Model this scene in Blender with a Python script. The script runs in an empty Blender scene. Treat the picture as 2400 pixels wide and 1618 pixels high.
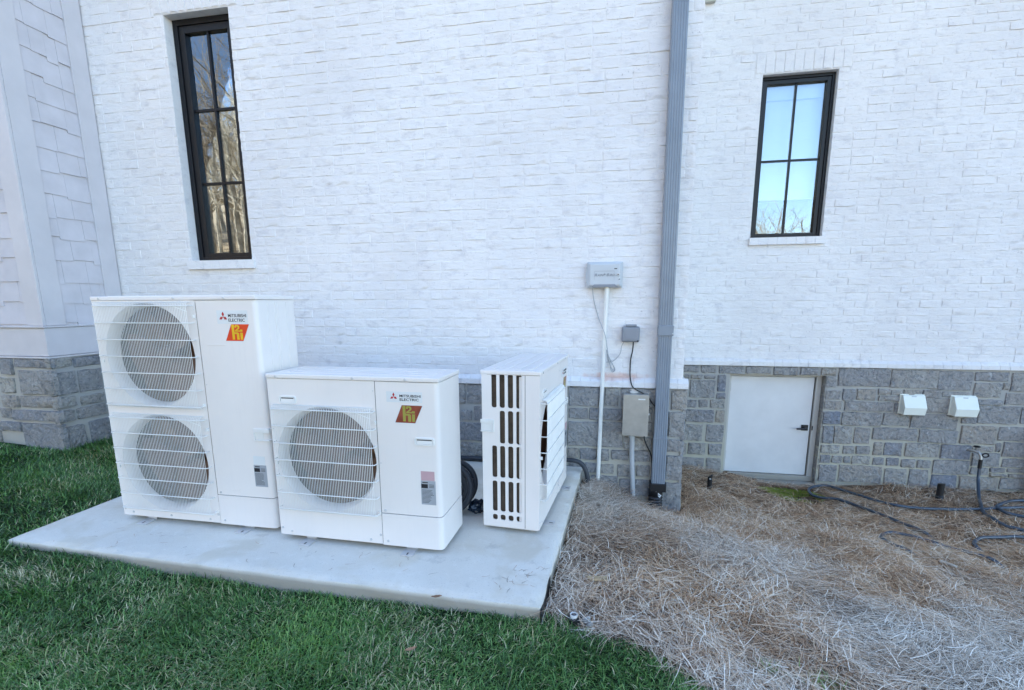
import bpy, bmesh, math, random
import numpy as np
from mathutils import Vector, Matrix, noise

random.seed(7)
rng = np.random.default_rng(11)
S = bpy.context.scene
R_ = math.radians
# ------------------------------------------------------------------ camera
F_PX, PITCH, YAW, ROLL = 1185.76, -0.18803, -0.193052, -0.005001
CAM = Vector((0.0, -3.48841, 1.294548))
fw = Vector((math.sin(YAW)*math.cos(PITCH), math.cos(YAW)*math.cos(PITCH), math.sin(PITCH)))
r0 = Vector((math.cos(YAW), -math.sin(YAW), 0)); u0 = r0.cross(fw)
cr = math.cos(ROLL)*r0 + math.sin(ROLL)*u0
cu = -math.sin(ROLL)*r0 + math.cos(ROLL)*u0
cd = bpy.data.cameras.new('camera'); cam = bpy.data.objects.new('camera', cd)
S.collection.objects.link(cam)
m = Matrix((cr, cu, -fw)).transposed().to_4x4(); m.translation = CAM
cam.matrix_world = m
cd.sensor_width = 36; cd.lens = F_PX/2400*36; cd.shift_y = 124.4/2400
cd.clip_start = 0.05; cd.clip_end = 600
S.camera = cam
# ------------------------------------------------------------------ light
SUN_EL, SUN_ROT = 32.0, -48.0       # the sun stands behind the house; its face lies in open shade
w = bpy.data.worlds.new('World'); S.world = w; w.use_nodes = True
nt = w.node_tree; nt.nodes.clear()
sky = nt.nodes.new('ShaderNodeTexSky'); sky.sky_type = 'NISHITA'; sky.sun_disc = False
sky.sun_elevation = R_(SUN_EL); sky.sun_rotation = R_(SUN_ROT)
sky.air_density = 1.0; sky.dust_density = 0.4; sky.ozone_density = 1.8
bg = nt.nodes.new('ShaderNodeBackground'); bg.inputs[1].default_value = 0.15
wo = nt.nodes.new('ShaderNodeOutputWorld')
nt.links.new(sky.outputs[0], bg.inputs[0]); nt.links.new(bg.outputs[0], wo.inputs[0])
sl = bpy.data.lights.new('sun', 'SUN'); sl.energy = 4.0; sl.angle = R_(0.5); sl.color = (1, .95, .87)
so = bpy.data.objects.new('sun', sl); S.collection.objects.link(so)
sd = Vector((math.sin(R_(SUN_ROT))*math.cos(R_(SUN_EL)), math.cos(R_(SUN_ROT))*math.cos(R_(SUN_EL)), math.sin(R_(SUN_EL))))
so.rotation_euler = sd.to_track_quat('Z', 'Y').to_euler(); so.location = (0, 20, 20)
S.view_settings.view_transform = 'Standard'; S.view_settings.look = 'None'
S.view_settings.gamma = 1; S.view_settings.exposure = 2.22; S.view_settings.use_curve_mapping = False

# ------------------------------------------------------------------ helpers
def link(o): S.collection.objects.link(o); return o
def tag(o, label=None, cat=None, group=None, kind=None):
    if label: o['label'] = label
    if cat: o['category'] = cat
    if group: o['group'] = group
    if kind: o['kind'] = kind
    return o
def empty(name, loc, rz=0.0):
    o = bpy.data.objects.new(name, None); o.empty_display_size = .1
    o.location = loc; o.rotation_euler = (0, 0, rz); return link(o)
def mobj(name, me, mat=None, parent=None, kind=None, world=False):
    """links a mesh; vertices are in the parent's local space unless world=True"""
    if mat is not None and len(me.materials) == 0: me.materials.append(mat)
    o = bpy.data.objects.new(name, me); link(o)
    if parent is not None:
        o.parent = parent
        if world: o.matrix_parent_inverse = wm(parent).inverted()
    if kind: o['kind'] = kind
    return o
def wm(o):
    mm = o.matrix_basis.copy()
    if o.parent is not None: mm = wm(o.parent) @ o.matrix_parent_inverse @ mm
    return mm
class MB:
    def __init__(s): s.v = []; s.f = []; s.mi = []
    def add(s, vs, fs, mi=0):
        b = len(s.v); s.v += [tuple(p) for p in vs]
        for f in fs: s.f.append(tuple(i+b for i in f)); s.mi.append(mi)
    def box(s, a, b, mi=0):
        (x0, y0, z0), (x1, y1, z1) = a, b
        s.add([(x0,y0,z0),(x1,y0,z0),(x1,y1,z0),(x0,y1,z0),(x0,y0,z1),(x1,y0,z1),(x1,y1,z1),(x0,y1,z1)],
              [(0,3,2,1),(4,5,6,7),(0,1,5,4),(1,2,6,5),(2,3,7,6),(3,0,4,7)], mi); return s
    def prism(s, poly, y0, y1, mi=0):
        """poly in (x, z) anticlockwise seen from -y, extruded from y0 (front) to y1 (back)"""
        n = len(poly)
        s.add([(x, y0, z) for x, z in poly]+[(x, y1, z) for x, z in poly],
              [tuple(range(n)), tuple(range(2*n-1, n-1, -1))]+[(i, i+n, (i+1) % n+n, (i+1) % n) for i in range(n)], mi); return s
    def tube(s, pts, r, n=8, mi=0, cap=True, rr=None):
        pts = [Vector(p) for p in pts]; N = len(pts); rings = []
        t0 = (pts[1]-pts[0]).normalized()
        up = Vector((0, 0, 1)) if abs(t0.z) < .9 else Vector((1, 0, 0))
        a = (up-t0*up.dot(t0)).normalized()
        for i, p in enumerate(pts):
            t = (pts[min(i+1, N-1)]-pts[max(i-1, 0)]).normalized()
            a = (a-t*a.dot(t)).normalized(); b = t.cross(a)
            q = rr[i] if rr else r
            rings.append([p+(a*math.cos(k*2*math.pi/n)+b*math.sin(k*2*math.pi/n))*q for k in range(n)])
        vs = [v for rg in rings for v in rg]
        fs = [(i*n+k, i*n+(k+1) % n, (i+1)*n+(k+1) % n, (i+1)*n+k) for i in range(N-1) for k in range(n)]
        if cap: fs += [tuple(range(n-1, -1, -1)), tuple((N-1)*n+k for k in range(n))]
        s.add(vs, fs, mi); return s
    def lathe(s, prof, c, axis='y', n=32, mi=0):
        """prof: list of (radius, offset along axis)"""
        vs = []
        for r, o in prof:
            for k in range(n):
                a = 2*math.pi*k/n; p, q = r*math.cos(a), r*math.sin(a)
                vs.append({'y': (c[0]+p, c[1]+o, c[2]+q), 'z': (c[0]+p, c[1]+q, c[2]+o), 'x': (c[0]+o, c[1]+p, c[2]+q)}[axis])
        fs = [(i*n+k, i*n+(k+1) % n, (i+1)*n+(k+1) % n, (i+1)*n+k) for i in range(len(prof)-1) for k in range(n)]
        s.add(vs, fs, mi); return s
    def disc(s, c, r, axis='y', n=12, mi=0):
        vs = [({'y': (c[0]+r*math.cos(2*math.pi*k/n), c[1], c[2]+r*math.sin(2*math.pi*k/n)),
                'z': (c[0]+r*math.cos(2*math.pi*k/n), c[1]+r*math.sin(2*math.pi*k/n), c[2]),
                'x': (c[0], c[1]+r*math.cos(2*math.pi*k/n), c[2]+r*math.sin(2*math.pi*k/n))}[axis]) for k in range(n)]
        s.add(vs, [tuple(range(n))], mi); return s
    def mesh(s, name='m'):
        me = bpy.data.meshes.new(name); me.from_pydata(s.v, [], s.f); me.update(); return me
    def build(s, name, mat, parent=None, bevel=0, smooth=False, kind=None, world=False, seg=2, fix=True):
        me = s.mesh(name)
        mats = mat if isinstance(mat, (list, tuple)) else [mat]
        for q in mats: me.materials.append(q)
        if len(mats) > 1: me.polygons.foreach_set('material_index', s.mi)
        if fix:
            bm = bmesh.new(); bm.from_mesh(me); bmesh.ops.recalc_face_normals(bm, faces=bm.faces); bm.to_mesh(me); bm.free()
        if smooth:
            me.shade_smooth()
            try: me.set_sharp_from_angle(angle=R_(40))
            except Exception: pass
        o = mobj(name, me, None, parent, kind, world)
        if bevel:
            b = o.modifiers.new('bevel', 'BEVEL'); b.width = bevel; b.segments = seg; b.limit_method = 'ANGLE'; b.angle_limit = R_(35)
        return o
def npmesh(name, V, Fq, attrs=None, uv=None):
    """fast mesh from arrays; Fq is (n,3) or (n,4)"""
    me = bpy.data.meshes.new(name); n, k = Fq.shape
    me.vertices.add(len(V)); me.vertices.foreach_set('co', np.ascontiguousarray(V, dtype=np.float32).ravel())
    me.loops.add(n*k); me.loops.foreach_set('vertex_index', np.ascontiguousarray(Fq, dtype=np.int32).ravel())
    me.polygons.add(n); me.polygons.foreach_set('loop_start', np.arange(0, n*k, k, dtype=np.int32))
    me.update(calc_edges=True)
    for nm, arr in (attrs or {}).items():
        a = me.attributes.new(nm, 'FLOAT', 'POINT'); a.data.foreach_set('value', np.ascontiguousarray(arr, dtype=np.float32))
    return me

# ------------------------------------------------------------------ materials
class NT:
    def __init__(s, name):
        s.m = bpy.data.materials.new(name); s.m.use_nodes = True; s.t = s.m.node_tree
        s.b = s.t.nodes['Principled BSDF']; s.out = s.t.nodes['Material Output']
    def n(s, typ, **kw):
        q = s.t.nodes.new(typ)
        for k, v in kw.items():
            if k == 'ins':
                for a, b in v.items():
                    if isinstance(b, tuple) and len(b) == 2 and hasattr(b[0], 'outputs'): s.t.links.new(b[0].outputs[b[1]], q.inputs[a])
                    elif hasattr(b, 'outputs'): s.t.links.new(b.outputs[0], q.inputs[a])
                    else: q.inputs[a].default_value = b
            else: setattr(q, k, v)
        return q
    def pos(s): return s.n('ShaderNodeNewGeometry')
    def noise(s, scale, detail=4, rough=.55, vec=None, dist=0):
        q = s.n('ShaderNodeTexNoise', ins={'Scale': scale, 'Detail': detail, 'Roughness': rough, 'Distortion': dist})
        s.t.links.new(vec if vec is not None else s.P, q.inputs['Vector']); return q
    @property
    def P(s):
        if not hasattr(s, '_p'): s._p = s.pos().outputs['Position']
        return s._p
    def scaled(s, sx, sy, sz):
        q = s.n('ShaderNodeMapping'); s.t.links.new(s.P, q.inputs[0]); q.inputs['Scale'].default_value = (sx, sy, sz); return q.outputs[0]
    def ramp(s, src, stops, interp='LINEAR'):
        q = s.n('ShaderNodeValToRGB'); q.color_ramp.interpolation = interp
        e = q.color_ramp.elements
        while len(e) > 1: e.remove(e[-1])
        e[0].position = stops[0][0]; e[0].color = c4(stops[0][1])
        for p, c in stops[1:]:
            x = e.new(p); x.color = c4(c)
        s.t.links.new(src, q.inputs[0]); return q
    def mix(s, fac, a, b, mode='MIX'):
        q = s.n('ShaderNodeMix', data_type='RGBA', blend_type=mode)
        for i, v in ((0, fac), (6, a), (7, b)):
            if hasattr(v, 'is_linked') or hasattr(v, 'links'): s.t.links.new(v, q.inputs[i])
            else: q.inputs[i].default_value = c4(v) if i else v
        return q.outputs[2]
    def base(s, v):
        if hasattr(v, 'links'): s.t.links.new(v, s.b.inputs['Base Color'])
        else: s.b.inputs['Base Color'].default_value = c4(v)
    def bump(s, h, strength=.5, dist=.01, prev=None):
        q = s.n('ShaderNodeBump', ins={'Strength': strength, 'Distance': dist})
        s.t.links.new(h, q.inputs['Height'])
        if prev is not None: s.t.links.new(prev, q.inputs['Normal'])
        s.t.links.new(q.outputs[0], s.b.inputs['Normal']); return q.outputs[0]
    def set(s, rough=.5, metal=0, spec=None, **kw):
        s.b.inputs['Roughness'].default_value = rough; s.b.inputs['Metallic'].default_value = metal
        if spec is not None: s.b.inputs['Specular IOR Level'].default_value = spec
        return s
def c4(c):
    if isinstance(c, (int, float)): return (c, c, c, 1)
    return tuple(c) if len(c) == 4 else tuple(c)+(1,)
def plain(name, col, rough=.5, metal=0, spec=None, var=.06, vscale=6.0, bump=0, bscale=200):
    t = NT(name); t.set(rough, metal, spec)
    nz = t.noise(vscale, 5)
    lo = tuple(max(0, c*(1-var*2)) for c in col); hi = tuple(min(1, c*(1+var)) for c in col)
    t.base(t.ramp(nz.outputs[0], [(.3, lo), (.7, hi)]).outputs[0])
    if bump: t.bump(t.noise(bscale, 3).outputs[0], bump, .002)
    return t.m

def make_brick_paint(tint=1.0):
    t = NT('painted_brick'); t.set(.62, spec=.35)
    a = t.noise(1.3, 4); b = t.noise(9, 6, .65, vec=t.scaled(1, 1, 1.8)); c = t.noise(70, 4, .6)
    base = t.mix(t.ramp(a.outputs[0], [(.38, 0), (.66, 1)]).outputs[0], (.79, .775, .765), (.735, .72, .715))
    wear = t.ramp(b.outputs[0], [(.53, 0), (.68, 1)])
    base = t.mix(wear.outputs[0], base, (.665, .65, .655))
    pit = t.ramp(c.outputs[0], [(.63, 0), (.74, 1)])
    base = t.mix(pit.outputs[0], base, (.49, .47, .48))
    # rusty clay stain that has washed over the ledge beside the pvc pipe
    sp = t.n('ShaderNodeSeparateXYZ'); t.t.links.new(t.P, sp.inputs[0])
    def band(out, c0, w_):
        q = t.n('ShaderNodeMath', operation='SUBTRACT'); t.t.links.new(out, q.inputs[0]); q.inputs[1].default_value = c0
        q1 = t.n('ShaderNodeMath', operation='DIVIDE'); t.t.links.new(q.outputs[0], q1.inputs[0]); q1.inputs[1].default_value = w_
        q2 = t.n('ShaderNodeMath', operation='POWER'); 
        q3 = t.n('ShaderNodeMath', operation='ABSOLUTE'); t.t.links.new(q1.outputs[0], q3.inputs[0])
        t.t.links.new(q3.outputs[0], q2.inputs[0]); q2.inputs[1].default_value = 2
        return q2.outputs[0]
    bx, bz = band(sp.outputs[0], .03, .27), band(sp.outputs[2], .725, .035)
    ad = t.n('ShaderNodeMath', operation='ADD'); t.t.links.new(bx, ad.inputs[0]); t.t.links.new(bz, ad.inputs[1])
    nz = t.noise(14, 4); m2 = t.n('ShaderNodeMath', operation='MULTIPLY_ADD'); t.t.links.new(nz.outputs[0], m2.inputs[0]); m2.inputs[1].default_value = 2.2
    t.t.links.new(ad.outputs[0], m2.inputs[2])
    sf = t.ramp(m2.outputs[0], [(.95, .62), (1.0, .5)]); sf.color_ramp.elements[0].position = .55; sf.color_ramp.elements[1].position = 1.0
    sf.color_ramp.elements[0].color = (.6, .6, .6, 1); sf.color_ramp.elements[1].color = (0, 0, 0, 1)
    dv = t.n('ShaderNodeMath', operation='MULTIPLY'); t.t.links.new(m2.outputs[0], dv.inputs[0]); dv.inputs[1].default_value = .45
    t.t.links.new(dv.outputs[0], sf.inputs[0])
    base = t.mix(sf.outputs[0], base, (.60, .33, .25))
    t.base(base)
    n1 = t.noise(26, 7, .62, vec=t.scaled(.6, .6, 1.6)); n2 = t.noise(95, 5, .6)
    p = t.bump(n1.outputs[0], .62, .012); t.bump(n2.outputs[0], .45, .003, prev=p)
    return t.m
def make_stone():
    t = NT('limestone'); t.set(.8, spec=.3)
    oi = t.n('ShaderNodeObjectInfo')
    a = t.noise(5, 5, .6); b = t.noise(34, 7, .68, dist=.4); c = t.noise(24, 8, .75, dist=.5)
    per = t.ramp(oi.outputs['Random'], [(0, (.22, .235, .26)), (.18, (.36, .35, .33)), (.36, (.27, .28, .30)), (.54, (.42, .40, .35)), (.7, (.30, .30, .30)), (.85, (.42, .37, .30)), (1, (.19, .22, .28))])
    base = t.mix(t.ramp(a.outputs[0], [(.35, 0), (.65, .8)]).outputs[0], per.outputs[0], (.31, .295, .28))
    base = t.mix(t.ramp(b.outputs[0], [(.38, .6), (.5, 0)]).outputs[0], base, (.12, .135, .16))
    base = t.mix(t.ramp(c.outputs[0], [(.56, 0), (.68, .8)]).outputs[0], base, (.55, .55, .54))
    t.base(base)
    p = t.bump(t.noise(11, 6, .6, dist=.8).outputs[0], 1.0, .045); t.bump(b.outputs[0], .9, .014, prev=p)
    return t.m
def make_mortar():
    t = NT('mortar'); t.set(.9, spec=.2)
    a = t.noise(3, 4); b = t.noise(60, 5)
    sp = t.n('ShaderNodeSeparateXYZ'); t.t.links.new(t.P, sp.inputs[0])
    mr = t.n('ShaderNodeMapRange', ins={'From Min': .35, 'From Max': -.3}); t.t.links.new(sp.outputs[2], mr.inputs[0])
    base = t.mix(t.ramp(a.outputs[0], [(.35, 0), (.7, 1)]).outputs[0], (.36, .36, .35), (.44, .425, .385))
    mf = t.n('ShaderNodeMath', operation='MULTIPLY'); t.t.links.new(mr.outputs[0], mf.inputs[0]); mf.inputs[1].default_value = .8
    base = t.mix(mf.outputs[0], base, (.46, .435, .34))      # buff, lime-washed pointing low on the wall
    t.base(base)
    t.bump(b.outputs[0], .6, .006); return t.m
def make_concrete():
    t = NT('concrete'); t.set(.85, spec=.25)
    a = t.noise(1.6, 6, .6); b = t.noise(18, 7, .7); c = t.noise(150, 3)
    base = t.mix(t.ramp(a.outputs[0], [(.35, 0), (.65, 1)]).outputs[0], (.70, .675, .61), (.62, .59, .525))
    base = t.mix(t.ramp(b.outputs[0], [(.54, 0), (.68, .55)]).outputs[0], base, (.74, .72, .67))
    base = t.mix(t.ramp(c.outputs[0], [(.60, 0), (.72, .6)]).outputs[0], base, (.36, .34, .31))
    d = t.noise(2.6, 5, .6, dist=.6); base = t.mix(t.ramp(d.outputs[0], [(.50, 0), (.62, .55)]).outputs[0], base, (.56, .51, .41))
    e = t.noise(5.5, 6, .7); base = t.mix(t.ramp(e.outputs[0], [(.60, 0), (.66, .35)]).outputs[0], base, (.40, .385, .35))
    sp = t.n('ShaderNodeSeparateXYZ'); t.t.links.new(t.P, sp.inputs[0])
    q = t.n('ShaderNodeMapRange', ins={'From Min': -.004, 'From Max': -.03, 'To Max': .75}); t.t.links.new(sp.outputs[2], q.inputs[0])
    base = t.mix(q.outputs[0], base, (.235, .215, .18))  # side faces darkened below the top edge: their shade is put into the colour
    t.base(base)
    p = t.bump(b.outputs[0], .35, .006); t.bump(c.outputs[0], .35, .002, prev=p); return t.m
def make_ground():
    t = NT('soil'); t.set(.95, spec=.1)
    at = t.n('ShaderNodeAttribute', attribute_name='lawn')
    a = t.noise(7, 6, .7); b = t.noise(60, 6, .7)
    soil = t.mix(t.ramp(a.outputs[0], [(.35, 0), (.65, 1)]).outputs[0], (.075, .05, .034), (.125, .09, .062))
    soil = t.mix(t.ramp(b.outputs[0], [(.55, 0), (.7, .6)]).outputs[0], soil, (.19, .15, .11))
    grs = t.mix(t.ramp(a.outputs[0], [(.35, 0), (.65, 1)]).outputs[0], (.012, .028, .012), (.03, .05, .02))
    lf = t.n('ShaderNodeAttribute', attribute_name='litter')
    lit = t.mix(t.ramp(a.outputs[0], [(.35, 0), (.65, 1)]).outputs[0], (.42, .31, .19), (.52, .40, .26))
    t.base(t.mix(lf.outputs['Fac'], t.mix(at.outputs['Fac'], soil, grs), lit))
    t.bump(b.outputs[0], .8, .015); return t.m
def make_straw():
    t = NT('pine_straw'); t.set(.55, spec=.35)
    at = t.n('ShaderNodeAttribute', attribute_name='rnd'); z = t.n('ShaderNodeAttribute', attribute_name='zone')
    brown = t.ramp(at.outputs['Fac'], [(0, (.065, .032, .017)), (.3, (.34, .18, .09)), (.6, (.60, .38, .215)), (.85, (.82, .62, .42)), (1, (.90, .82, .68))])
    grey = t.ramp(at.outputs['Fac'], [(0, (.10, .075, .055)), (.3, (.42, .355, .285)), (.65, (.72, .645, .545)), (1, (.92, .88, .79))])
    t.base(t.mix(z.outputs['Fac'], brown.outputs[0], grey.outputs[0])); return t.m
def make_grass():
    t = NT('lawn_grass'); t.set(.42, spec=.4)
    at = t.n('ShaderNodeAttribute', attribute_name='rnd'); z = t.n('ShaderNodeAttribute', attribute_name='zone')
    a = t.ramp(at.outputs['Fac'], [(0, (.016, .045, .010)), (.4, (.06, .165, .038)), (.8, (.15, .30, .075)), (.93, (.26, .40, .13)), (.94, (.46, .43, .24)), (1, (.68, .62, .42))])
    b = t.ramp(at.outputs['Fac'], [(0, (.022, .08, .012)), (.6, (.085, .23, .035)), (1, (.21, .40, .08))])
    t.base(t.mix(z.outputs['Fac'], a.outputs[0], b.outputs[0]))
    t.b.inputs['Subsurface Weight'].default_value = 0
    return t.m
def make_glass():
    t = NT('window_glass'); n = t.t
    tr = t.n('ShaderNodeBsdfTransparent'); tr.inputs[0].default_value = (.90, .94, .94, 1)
    gl = t.n('ShaderNodeBsdfGlossy'); gl.inputs['Roughness'].default_value = 0.0; gl.inputs[0].default_value = (.84, .92, 1, 1)
    fr = t.n('ShaderNodeFresnel'); fr.inputs[0].default_value = 1.5
    mr = t.n('ShaderNodeMapRange', ins={'From Min': .04, 'From Max': 1.0, 'To Min': .155, 'To Max': 1.0}); n.links.new(fr.outputs[0], mr.inputs[0])
    bm = t.noise(2.2, 2); bp = t.n('ShaderNodeBump', ins={'Strength': .04, 'Distance': .02}); n.links.new(bm.outputs[0], bp.inputs['Height']); n.links.new(bp.outputs[0], gl.inputs['Normal'])
    mx = t.n('ShaderNodeMixShader'); n.links.new(mr.outputs[0], mx.inputs[0]); n.links.new(tr.outputs[0], mx.inputs[1]); n.links.new(gl.outputs[0], mx.inputs[2])
    n.links.new(mx.outputs[0], t.out.inputs[0]); n.nodes.remove(t.b); return t.m
def make_unit_paint():
    t = NT('unit_paint'); t.set(.38, spec=.45)
    a = t.noise(3, 5); st = t.noise(9, 5, .6, vec=t.scaled(6, 6, .5))
    base = t.mix(t.ramp(a.outputs[0], [(.35, 0), (.7, 1)]).outputs[0], (.80, .75, .71), (.76, .715, .68))
    base = t.mix(t.ramp(st.outputs[0], [(.52, 0), (.75, .16)]).outputs[0], base, (.67, .63, .615))
    t.base(base); t.bump(t.noise(260, 2).outputs[0], .05, .001); return t.m

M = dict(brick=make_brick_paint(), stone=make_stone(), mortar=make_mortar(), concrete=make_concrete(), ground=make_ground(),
  straw=make_straw(), grass=make_grass(), glass=make_glass(), unit=make_unit_paint(),
  wire=plain('guard_wire', (.78, .77, .74), .35, spec=.5, var=.03),
  black=plain('black_plastic', (.012, .012, .014), .42, var=.1),
  frame=plain('window_frame', (.005, .006, .009), .4, spec=.35, var=.1),
  brcoil=plain('brown_coil_fins', (.30, .165, .10), .5, .2, var=.12, vscale=30), coil=plain('coil_fins', (.075, .055, .04), .5, .3, var=.2, vscale=30, bump=.6, bscale=120),
  fan=plain('fan_blade', (.14, .075, .048), .45, var=.15),
  dark=plain('inside_dark', (.15, .072, .043), .7, var=.2),
  siding=plain('siding_paint', (.56, .54, .57), .6, var=.05, bump=.25, bscale=160),
  trim=plain('trim_paint', (.565, .545, .565), .5, var=.03, bump=.1, bscale=120),
  spout=plain('downspout_paint', (.21, .245, .29), .35, spec=.5, var=.06),
  pvc=plain('white_pvc', (.76, .76, .72), .3, var=.03),
  conduit=plain('grey_conduit', (.42, .44, .46), .35, var=.05),
  ctrl=plain('controller_plastic', (.52, .55, .57), .42, var=.03),
  boxgrey=plain('box_plastic', (.24, .255, .285), .5, var=.05),
  steel=plain('brushed_steel', (.42, .41, .385), .38, .55, var=.07, vscale=14, bump=.1),
  galv=plain('galvanised_steel', (.6, .6, .6), .45, .3, var=.1),
  door=plain('door_paint', (.67, .67, .67), .38, spec=.5, var=.035, vscale=5, bump=.08, bscale=140),
  doorframe=plain('door_frame_paint', (.50, .49, .46), .45, var=.05),
  ventm=plain('vent_plastic', (.80, .83, .76), .35, var=.02),
  hose=plain('hose_rubber', (.04, .062, .092), .28, spec=.6, var=.15),
  pipe=plain('pipe_insulation', (.035, .042, .055), .55, var=.15),
  bag=plain('blue_plastic_bag', (.012, .03, .06), .3, var=.3),
  cable=plain('black_cable', (.012, .012, .012), .5),
  gcable=plain('grey_cable', (.38, .40, .42), .5),
  red=plain('logo_red', (.45, .012, .02), .4, var=.02), ink=plain('printed_ink', (.015, .015, .02), .5, var=.02),
  stick=plain('sticker_white', (.70, .72, .72), .35, var=.02), hired=plain('sticker_red', (.72, .045, .008), .35, var=.03),
  hifade=plain('sticker_faded_red', (.27, .06, .035), .4, var=.15, vscale=20), hiyel=plain('sticker_yellow', (.85, .50, .01), .35, var=.12),
  hiolive=plain('sticker_olive', (.32, .30, .06), .4, var=.12), label=plain('label_grey', (.36, .38, .41), .4, var=.05),
  pinklab=plain('label_faded_pink', (.52, .34, .36), .4, var=.05), seam=plain('seam_dark', (.08, .08, .08), .6),
  leaf=plain('dry_leaf', (.30, .17, .10), .7, var=.2, vscale=40), moss=plain('moss', (.22, .27, .03), .8, var=.2),
  clover=plain('clover', (.04, .12, .025), .5, var=.1), bark=plain('bark', (.50, .42, .31), .9, var=.3, vscale=3),
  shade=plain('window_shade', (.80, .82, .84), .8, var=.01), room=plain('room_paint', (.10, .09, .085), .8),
  roof=plain('roof_shingle', (.08, .08, .085), .9), render=plain('far_wall_paint', (.74, .73, .72), .7),
  tan=plain('tan_stone', (.45, .34, .20), .85, var=.35, vscale=25, bump=.6, bscale=90), chip=plain('wood_chip', (.55, .5, .42), .8, var=.2),
  beige=plain('beige_cover', (.50, .50, .44), .6), pebble=plain('pebble', (.32, .33, .33), .7, var=.3, vscale=20),
  rust=plain('rust_wash', (.3, .14, .08), .7))
# ------------------------------------------------------------------ terrain
CP = np.array([(-.2,-1.52,-.065),(-.2,-.8,-.065),(-.2,0,-.07),(-.07,.42,-.1),(.1,.42,-.19),(.25,.42,-.27),(.38,.34,-.36),(.43,.42,-.36),(.58,.42,-.34),(1.0,1.9,-.46),(1.3,1.85,-.5),(1.7,1.9,-.565),(2.1,1.9,-.56),(3.1,1.9,-.5),(3.9,1.9,-.5),(6,1.9,-.52),
(.3,-.2,-.13),(.5,-1.2,-.13),(.6,-2.2,-.14),(1.5,-1.6,-.26),(1.4,-.2,-.36),(2.3,.5,-.48),(3.2,-.8,-.5),(5,-.5,-.6),(2.5,-3,-.38),(5,-3,-.65),
(-4.4,-.3,.125),(-5,-.15,.15),(-5.5,-.1,.2),(-4.3,.3,.10),(-6.5,-.2,.25),(-3.32,-.4,-.01),(-3.32,-1.0,-.012),(-3.34,-1.45,-.015),(-3.0,-1.6,-.035),(-2.5,-1.6,-.05),(-1.8,-1.62,-.075),(-1,-1.62,-.06),(-.4,-1.62,-.07),
(-4.2,-1.4,.02),(-5.5,-2,.1),(-2,-2.6,-.12),(-.5,-2.6,-.14),(-1,-3.6,-.17),(-4,-3.2,-.05),(1,-3.6,-.22),(-1.5,-.5,-.1),(-1.5,.3,-.1),(-3,.3,-.02)])
_D = np.hypot(CP[:,None,0]-CP[None,:,0], CP[:,None,1]-CP[None,:,1]); _n = len(CP)
_A = np.zeros((_n+3,_n+3)); _A[:_n,:_n] = -_D+np.eye(_n)*.02; _A[:_n,_n] = 1; _A[:_n,_n+1:] = CP[:,:2]; _A[_n:,:_n] = _A[:_n,_n:].T
_W = np.linalg.solve(_A, np.r_[CP[:,2],0,0,0])
def zt(x, y):
    x = np.clip(np.asarray(x, float), -7.5, 6.5); y = np.clip(np.asarray(y, float), -4.2, 2.1)
    o = np.zeros(np.broadcast(x, y).shape); xf, yf = np.broadcast_arrays(x, y); xf = xf.ravel(); yf = yf.ravel(); of = np.zeros(len(xf))
    for i in range(0, len(xf), 40000):
        a, b = xf[i:i+40000], yf[i:i+40000]
        r = np.hypot(a[:,None]-CP[:,0], b[:,None]-CP[:,1])
        of[i:i+40000] = -(r@_W[:_n])+_W[_n]+_W[_n+1]*a+_W[_n+2]*b
    return of.reshape(o.shape)
def _lat(seed):
    q = np.random.default_rng(seed).random((64, 64)); return q
_L = [_lat(s) for s in range(40, 46)]
def vnoise(x, y, sc, k=0):
    """smooth value noise 0..1 on arrays"""
    x = np.asarray(x)*sc+17.3*k; y = np.asarray(y)*sc+5.1*k
    xi = np.floor(x).astype(int); yi = np.floor(y).astype(int); fx = x-xi; fy = y-yi
    fx = fx*fx*(3-2*fx); fy = fy*fy*(3-2*fy); L = _L[k % 6]
    g = lambda a, b: L[a % 64, b % 64]
    return (g(xi,yi)*(1-fx)+g(xi+1,yi)*fx)*(1-fy)+(g(xi,yi+1)*(1-fx)+g(xi+1,yi+1)*fx)*fy
EDGE = np.array([(-.27,-1.50),(-.15,-1.50),(-.03,-1.56),(.066,-1.55),(.214,-1.59),(.294,-1.67),(.388,-1.76),(.47,-1.93),(.55,-2.2),(.6,-2.6),(.7,-4.5)])
def straw_mask(x, y):
    """True where pine straw lies, False for lawn (both outside slab and house)"""
    ex = np.interp(x, EDGE[:8,0], EDGE[:8,1]); lim = np.interp(-np.asarray(y), -EDGE[7:,1], EDGE[7:,0])
    return np.where(np.asarray(y) > -1.93, (x > -.27) & (y > ex), x > lim)
def bumps(x, y):
    st = straw_mask(x, y)
    b = (vnoise(x, y, 2.2, 0)-.5)*.05+(vnoise(x, y, 6, 1)-.5)*.03
    return np.where(st, b, b*.35)
def hill(x, y):
    d = np.maximum(0, -y-11); s = 1/(1+np.exp((x+1)/3.0))
    return d*(.03+.27*s)
xs = np.r_[np.linspace(-90,-8,22)[:-1], np.linspace(-8,-3.4,60)[:-1], np.linspace(-3.4,5.4,176)[:-1], np.linspace(5.4,8,12)[:-1], np.linspace(8,90,22)]
ys = np.r_[np.linspace(-90,-12,30)[:-1], np.linspace(-12,-4,18)[:-1], np.linspace(-4,2.2,124)[:-1], np.linspace(2.2,60,12)]
X, Y = np.meshgrid(xs, ys); Z = zt(X, Y)+bumps(X, Y)+hill(X, Y)
st = straw_mask(X, Y)
Z = Z-np.where(st & (Y > -4), .028, .012)
Z -= np.where((X > -3.2) & (X < -.3) & (Y > -1.4) & (Y < .6), .12, 0)
nx, ny = len(xs), len(ys)
i, j = np.meshgrid(np.arange(nx-1), np.arange(ny-1)); a0 = (j*nx+i).ravel()
Fq = np.stack([a0, a0+1, a0+nx+1, a0+nx], 1)
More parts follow.
